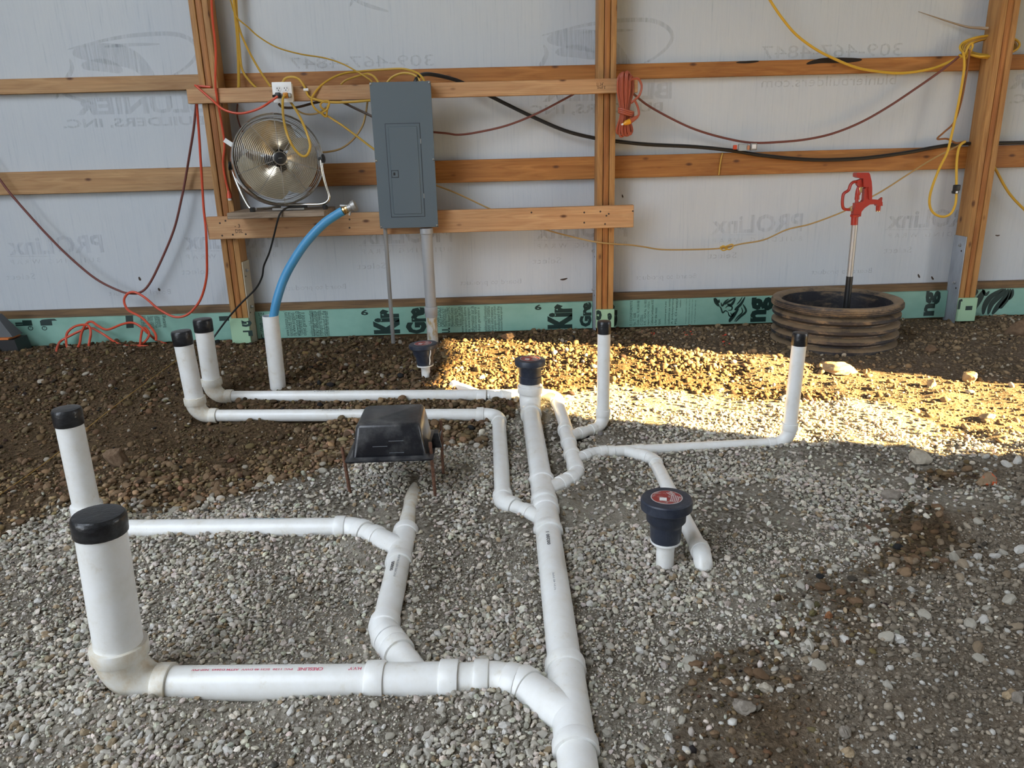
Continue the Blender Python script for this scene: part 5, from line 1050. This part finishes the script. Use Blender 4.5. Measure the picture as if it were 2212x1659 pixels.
for (xa, ya, xb_, yb_), lab in (((739, 966, 757, 1070), 'front left of the black trap box'), ((929, 955, 941, 1080), 'front right of the black trap box')):
    bt = GP(xb_, yb_, -0.01); tp = AT(xa, ya, bt[1] - 0.005); bt2 = bt + (bt - tp) * 0.25
    P = [bt2 + (tp - bt2) * f for f in np.linspace(0, 1, 24)]; q = MB(); q.tube(P, [.0062 if i % 2 else .0074 for i in range(24)], 8); tag(q.build('rebar_stake', M_REBAR), f'rusty rebar stake at the {lab}', 'stake', 'rebar stakes around the trap box')
bt = np.array([x1 + .025, y1 - .02, zb(0, y1) - .03]); tp = bt + [0.002, 0, AT(943, 905, y1)[2] - bt[2]]
P = [bt + (tp - bt) * f for f in np.linspace(0, 1, 24)]; q = MB(); q.tube(P, [.0055 if i % 2 else .0066 for i in range(24)], 8); tag(q.build('rebar_stake', M_REBAR), 'rusty rebar stake behind the right side of the black trap box', 'stake', 'rebar stakes around the trap box')

# ------------------------------------------------------------------ tool case at the left edge, mason line
cb_ = GP(0, 768, 0.0); cx1 = AT(36, 740, cb_[1])[0]; zt_ = AT(10, 735, cb_[1])[2]
TC_ = thing('tool_case', 'black tool case with an orange stripe at the left edge', 'case', (cx1 - .2, cb_[1] + .1, 0))
q = MB(); q.hexa([(cx1 - .5, cb_[1], -.02), (cx1 + .008, cb_[1], -.02), (cx1 - .012, cb_[1], zt_), (cx1 - .5, cb_[1], zt_), (cx1 - .5, cb_[1] + .14, -.02), (cx1 + .008, cb_[1] + .14, -.02), (cx1 - .012, cb_[1] + .14, zt_), (cx1 - .5, cb_[1] + .14, zt_)]); q.build('case_body', M_BLK, TC_)
q = MB(); q.bbox((cx1 - .5, cb_[1] - .003, zt_), (cx1 - .045, cb_[1] + .13, zt_ + .014), .003); q.build('orange_trim', mat('orange_plastic', (.55, .16, .03), .45), TC_)
q = MB(); q.hexa([(cx1 - .5, cb_[1] + .02, zt_ + .015), (cx1 - .03, cb_[1] + .02, zt_ + .015), (cx1 - .13, cb_[1] + .06, zt_ + .15), (cx1 - .5, cb_[1] + .06, zt_ + .15), (cx1 - .5, cb_[1] + .13, zt_ + .015), (cx1 - .03, cb_[1] + .13, zt_ + .015), (cx1 - .13, cb_[1] + .12, zt_ + .15), (cx1 - .5, cb_[1] + .12, zt_ + .15)]); q.build('case_lid', mat('grey_plastic', (.06, .065, .07), .5), TC_)
P = [GP(x, y, .03) for x, y in [(-300, 1290), (-60, 1110), (0, 1068), (110, 990), (215, 903), (300, 838), (400, 765), (410, 757)]]; q = MB(); q.tube(cr(P, 4), .0016, 5); tag(q.build('mason_line', M_STRING), 'thin yellow string line across the dirt at the left', 'string')

# ------------------------------------------------------------------ named rocks
def icos(sub):
    bm = bmesh.new(); bmesh.ops.create_icosphere(bm, subdivisions=sub, radius=1.0)
    V = np.array([v.co[:] for v in bm.verts]); bm.verts.index_update(); F = np.array([[v.index for v in f.verts] for f in bm.faces]); bm.free(); return V, F
ICO3 = icos(4); ICO2 = icos(2); ICO1 = icos(1)
def rock(label, px, py, wpx, hpx, m, seed, flat=0.8, cat='rock'):
    p = GP(px, py, 0.0); s = 1 / PXS(p); rg = np.random.default_rng(seed); V, F = ICO3; V = V.copy()
    for _ in range(14):      # knock facets off the ball
        n = rg.normal(size=3); n /= np.linalg.norm(n); d = rg.uniform(0.50, 0.80); k = V @ n; V = V - np.outer(np.maximum(k - d, 0) * 0.85, n)
    for f_, am in ((2.2, .16), (5, .10), (11, .06)):
        ph = rg.uniform(0, 6, (3, 3)); V = V * (1 + am * (np.sin(V @ rg.normal(size=(3, 3)) * f_ + ph[0])).prod(1))[:, None]
    V = V / np.abs(V).max(0); a = rg.uniform(-.4, .4); c, s_ = math.cos(a), math.sin(a)
    V = V * [wpx * s / 2, wpx * s / 2 * 0.8, hpx * s / 2 * 1.15]; V = V @ np.array([[c, s_, 0], [-s_, c, 0], [0, 0, 1]])
    zg = float(zground(np.array([p[0]]), np.array([p[1]]))[0]); q = MB(); q.add(V + [p[0], p[1], zg + hpx * s * 0.28], F.tolist())
    return tag(q.build('rock', m, org=(p[0], p[1], zg), sharp=50), label, cat, 'larger rocks on the ground')
RK_PALE = rockmat('pale_rock', (.36, .31, .24), (.52, .47, .38)); RK_TAN = rockmat('tan_rock', (.26, .19, .115), (.42, .32, .20)); RK_BRN = rockmat('brown_rock', (.12, .075, .045), (.22, .15, .095)); RK_GRY = rockmat('grey_rock', (.20, .17, .14), (.34, .30, .25))
RK_PNT = rockmat('painted_rock', (.22, .15, .09), (.36, .26, .17), (.80, .11, .02))
rock('pale rock with a sunlit edge on the gravel below the sun patch', 1985, 992, 50, 34, RK_PALE, 1)
rock('rock splashed with orange marking paint at the right', 2132, 1050, 48, 36, RK_PNT, 2)
rock('long tan clod lying in the sun in front of the corrugated pipe', 1812, 800, 76, 24, RK_TAN, 3)
rock('rounded tan rock in the sun right of the corrugated pipe', 2010, 836, 26, 24, RK_TAN, 4)
rock('upright tan rock in the sun near the right edge', 2092, 822, 34, 28, RK_TAN, 5)
rock('flat tan rock near the right edge of the sun patch', 2135, 902, 36, 14, RK_TAN, 6)
rock('brown rock against the right foot of the corrugated pipe', 2008, 765, 30, 22, RK_BRN, 7)
rock('grey brown rock half sunk right of the thin riser', 1922, 1084, 46, 30, RK_GRY, 8)
rock('brown clod standing behind the tall left riser', 250, 1008, 52, 46, RK_BRN, 9)
rock('smooth dark rock beside the green foam in the middle bay', 1098, 733, 34, 20, RK_BRN, 10)
rock('pale flat pebble at the edge of the brown dirt left of the trap box', 587, 1042, 22, 22, RK_PALE, 11)
rock('large dusty grey rock in the foreground gravel right of the main pipe', 1610, 1536, 56, 30, RK_GRY, 12)
rock('pale rounded rock in the foreground right of the main pipe', 1655, 1494, 34, 26, RK_PALE, 13)
rock('greenish round rock in the brown dirt at the lower right', 1824, 1595, 30, 28, RK_GRY, 14)
rock('tan angular rock near the bottom edge at the lower right', 1832, 1628, 34, 24, RK_TAN, 15)
rock('big dark earth clod at the right edge below the foam', 2205, 726, 70, 46, RK_BRN, 16)
rock('orange brown pebble in the gravel at the right', 1790, 1338, 20, 20, rockmat('rust_rock', (.22, .09, .04), (.36, .17, .08)), 17)
rock('grey cobble at the far right edge of the foreground', 2196, 1520, 30, 26, RK_GRY, 18)
rock('tan cobble beside the grey cobble at the right edge', 2178, 1512, 30, 24, RK_TAN, 19)

# ------------------------------------------------------------------ gravel and pebbles
def in_view(x, y, z, mpx=420):
    d = np.stack([x, y, z], -1) - CAMP; w_ = d @ FWD; u = d @ RGT / w_ * FPX + IW / 2; v = IH / 2 - d @ UPV / w_ * FPX
    return (w_ > 0.2) & (u > -mpx) & (u < IW + mpx) & (v > 600) & (v < IH + mpx), u, v, w_
def layer(cell, r0, sig, y0, y1, dens, seed, jit=0.95, rmax=2.0):
    rg = np.random.default_rng(seed); xs = np.arange(-3.9, 4.2, cell); ys = np.arange(y0, y1, cell); A, B = np.meshgrid(xs, ys)
    A = A + rg.uniform(-.5, .5, A.shape) * cell * jit; B = B + rg.uniform(-.5, .5, A.shape) * cell * jit; A, B = A.ravel(), B.ravel()
    ok = in_view(A, B, zb(A, B))[0] & (B < 5.0); A, B = A[ok], B[ok]; g, t, mx = zones(A, B)
    keep = rg.random(len(A)) < dens(A, B, g, t, mx); pd = pipe_dist(A, B); keep &= pd > -0.012; keep &= np.hypot(A - kc[0], B - kc[1]) > RC - 0.01
    A, B, g, t, mx = A[keep], B[keep], g[keep], t[keep], mx[keep]
    R = np.clip(r0 * np.exp(rg.normal(0, sig, len(A))), r0 * 0.45, r0 * rmax)
    return A, B, R, g, t, mx, rg
def dust(x, y): return sst(0.13, -0.09, vnoise(x, y, 0.42, 41) + 0.5 * vnoise(x, y, 0.15, 42))
def tints(g, t, mx, rg, pale, band):
    n = len(g); u = rg.random(n); v = rg.normal(0, 1, n)
    grey = np.array([.49, .45, .38]) * (1 + .26 * v)[:, None] * (1 + rg.normal(0, .03, (n, 3)))
    grey[u < .07] = np.array([.33, .25, .16]) * (1 + .2 * v[u < .07])[:, None]; grey[u > .93] = np.array([.58, .56, .52]) * (1 + .06 * v[u > .93])[:, None]
    brn = (np.array([.125, .083, .044]) + np.outer(band, [.115, .080, .047])) * (1 + .34 * v)[:, None] * (1 + rg.normal(0, .06, (n, 3))); brn[u > 1 - pale] = np.array([.36, .32, .26]) * (1 + .15 * v[u > 1 - pale])[:, None]
    tan = np.array([.21, .150, .088]) * (1 + .28 * v)[:, None]; tan[u > .93] = np.array([.42, .37, .29])
    mixd = np.array([.25, .21, .16]) * (1 + .3 * v)[:, None]; mixd[u > .86] = np.array([.46, .44, .40]) * (1 + .12 * v[u > .86])[:, None]
    c = brn; c = c + (tan - c) * (rg.random(n) < t)[:, None]; c = c + (mixd - c) * (rg.random(n) < mx)[:, None]; c = c + (grey - c) * (rg.random(n) < g)[:, None]
    return np.clip(c, .02, .82)
def rotm(rg, n):
    q = rg.normal(size=(n, 4)); q /= np.linalg.norm(q, axis=1)[:, None]; w_, x, y, z = q.T
    return np.stack([1 - 2 * (y * y + z * z), 2 * (x * y - z * w_), 2 * (x * z + y * w_), 2 * (x * y + z * w_), 1 - 2 * (x * x + z * z), 2 * (y * z - x * w_), 2 * (x * z - y * w_), 2 * (y * z + x * w_), 1 - 2 * (x * x + y * y)], -1).reshape(n, 3, 3)
def stones(name, L, lift, base, smooth, label, cat, pale, skip=None, angular=0.22):
    A, B, R, g, t, mx, rg = L
    band = sst(-.75, -.08, sdist(GRAVEL, A, B) + .25 * vnoise(A, B, .3, 45)) * sst(.15, -.45, A); col = tints(g, t, mx, rg, pale, band)
    if skip is not None: A, B, R, g, col = A[~skip], B[~skip], R[~skip], g[~skip], col[~skip]
    n = len(A); V0, F0 = base; nv = len(V0)
    V = V0[None] * (1 + rg.uniform(-angular, angular, (n, nv)))[:, :, None] * np.stack([np.ones(n), rg.uniform(.6, .95, n), rg.uniform(.42, .72, n)], -1)[:, None, :]
    V = np.einsum('nij,nvj->nvi', rotm(rg, n), V); V[:, :, 2] *= 0.8
    V = V * R[:, None, None]; z = zground(A, B, g) + R * lift
    V = V + np.stack([A, B, z], -1)[:, None, :]
    F = (F0[None] + (np.arange(n) * nv)[:, None, None]).reshape(-1, 3)
    me = bpy.data.meshes.new(name); me.vertices.add(n * nv); me.vertices.foreach_set('co', V.ravel())
    me.loops.add(F.size); me.loops.foreach_set('vertex_index', F.ravel()); me.polygons.add(len(F)); me.polygons.foreach_set('loop_start', np.arange(len(F)) * 3)
    me.update(calc_edges=True); me.polygons.foreach_set('use_smooth', np.full(len(F), smooth))
    ca = me.color_attributes.new('tint', 'FLOAT_COLOR', 'POINT'); ca.data.foreach_set('color', np.repeat(np.concatenate([col, np.ones((n, 1))], 1), nv, 0).ravel())
    me.materials.append(M_STONE); o = bpy.data.objects.new(name, me); COL.objects.link(o); tag(o, label, cat, kind='stuff'); return o
# crushed limestone
LG = layer(0.0132, 0.0082, .32, 0.95, 3.95, lambda x, y, g, t, mx: g * (1 - .72 * dust(x, y)) * np.where(y < 3.0, 1, .8), 51, rmax=1.7)
LC = layer(0.0085, 0.0036, .30, 0.95, 2.35, lambda x, y, g, t, mx: np.maximum(g * .58, mx * .48), 52)
LD = layer(0.0235, 0.0118, .42, 1.6, 5.0, lambda x, y, g, t, mx: (1 - g) * np.where(mx > .5, .16, np.where(t > .5, .17, np.where((y < 2.3) & (x > 0), .35, .30 + .62 * sst(-.8, -.1, sdist(GRAVEL, x, y))) + .35 * sst(-1.4, -.7, x) * sst(3.6, 4.0, y))) * (0.35 + 1.0 * sst(-.2, .2, vnoise(x, y, .35, 43))), 53)
LM = layer(0.0150, 0.0066, .40, 0.95, 5.0, lambda x, y, g, t, mx: (1 - g) * np.where(mx > .5, .60, np.where(t > .5, .32, .45)) * (0.4 + vnoise(x, y, .3, 44) + .5), 54)
LP = layer(0.055, 0.0085, .32, 0.95, 3.4, lambda x, y, g, t, mx: mx * .22 + g * .12, 55)
# the 300 stones that show largest are separate pieces of the floor
SH = []; allr = []
for k, L in enumerate((LG, LD, LP)):
    A, B, R = L[:3]; ok, u, v, w_ = in_view(A, B, zb(A, B), -8); s = R / w_ * FPX; s[~ok | (pipe_dist(A, B) < .015)] = 0; allr.append(s)
cut = np.sort(np.concatenate(allr))[-300]; skips = [s >= cut for s in allr]
var = []
rgv = np.random.default_rng(77)
PAL = [(.44, .41, .355), (.35, .325, .275), (.56, .54, .50), (.29, .225, .145), (.40, .37, .31), (.47, .44, .385), (.17, .105, .06), (.13, .08, .045), (.22, .145, .085), (.30, .24, .17), (.24, .18, .12), (.40, .37, .31)]
for i, c in enumerate(PAL):
    V0, F0 = ICO2; V = V0.copy()
    for _ in range(7):
        n_ = rgv.normal(size=3); n_ /= np.linalg.norm(n_); V = V - np.outer(np.maximum(V @ n_ - rgv.uniform(.6, .85), 0) * .9, n_)
    V = V * (1 + rgv.uniform(-.12, .12, len(V)))[:, None] * [1, .72, .55]; me = bpy.data.meshes.new('stone'); me.from_pydata(V.tolist(), [], F0.tolist())
    ca = me.color_attributes.new('tint', 'FLOAT_COLOR', 'POINT'); ca.data.foreach_set('color', np.tile([*c, 1.0], len(V))); me.materials.append(M_STONE); var.append(me)
for L, sk in zip((LG, LD, LP), skips):
    A, B, R, g, t, mx, rg = L
    for x, y, r, gg, tt, mm in zip(A[sk], B[sk], R[sk], g[sk], t[sk], mx[sk]):
        i = rgv.choice([0, 1, 4, 5, 0, 1, 4, 2, 3]) if gg > .5 else (rgv.choice([9, 10, 11, 2, 1]) if mm > .5 else rgv.choice([9, 10, 11]) if tt > .5 else rgv.choice([6, 7, 8, 8, 10]))
        o = bpy.data.objects.new('stone', var[int(i)]); COL.objects.link(o); o.parent = floor
        zz = float(zground(np.array([x]), np.array([y]), np.array([gg]))[0]); o.location = (x, y, zz + r * .22); o.rotation_euler = (rgv.uniform(-.5, .5), rgv.uniform(-.5, .5), rgv.uniform(0, 6.3)); o.scale = (r * 1.1,) * 3
stones('limestone_gravel', LG, .42, ICO1, False, 'pale grey crushed limestone gravel around the drain pipes', 'gravel', .1, skips[0])
stones('limestone_chips', LC, .35, ICO1, False, 'fine pale limestone chips in the foreground', 'gravel', .1, angular=.25)
stones('brown_pebbles', LD, .30, ICO2, True, 'brown pebbles mixed into the dirt along the wall', 'pebbles', .035, skips[1], .10)
stones('dirt_crumbs', LM, .28, ICO1, True, 'small brown dirt crumbs and grit', 'grit', .04, angular=.2)
stones('scattered_stones', LP, .35, ICO2, False, 'loose pale stones scattered over the dirt at the lower right', 'gravel', .3, skips[2], .12)
print('stones', [len(L[0]) for L in (LG, LC, LD, LM, LP)])

# flecks of orange marking paint on the dirt near the wall
q0 = np.random.default_rng(5)
for k in range(16):
    bx, by = [(1413, 724), (1487, 723), (1557, 727), (1570, 742)][k % 4]; p = GP(bx + q0.normal(0, 7), by + q0.normal(0, 3), 0.0)
    o = bpy.data.objects.new('painted_crumb', var[k % 6].copy()); o.data.materials.clear(); o.data.materials.append(mat('marking_paint', (.62, .07, .03), .7)); COL.objects.link(o); o.parent = floor
    o.location = (p[0], p[1], float(zground(np.array([p[0]]), np.array([p[1]]))[0]) + .002); o.scale = (q0.uniform(.006, .013),) * 3; o.rotation_euler = (0, 0, q0.uniform(0, 6))
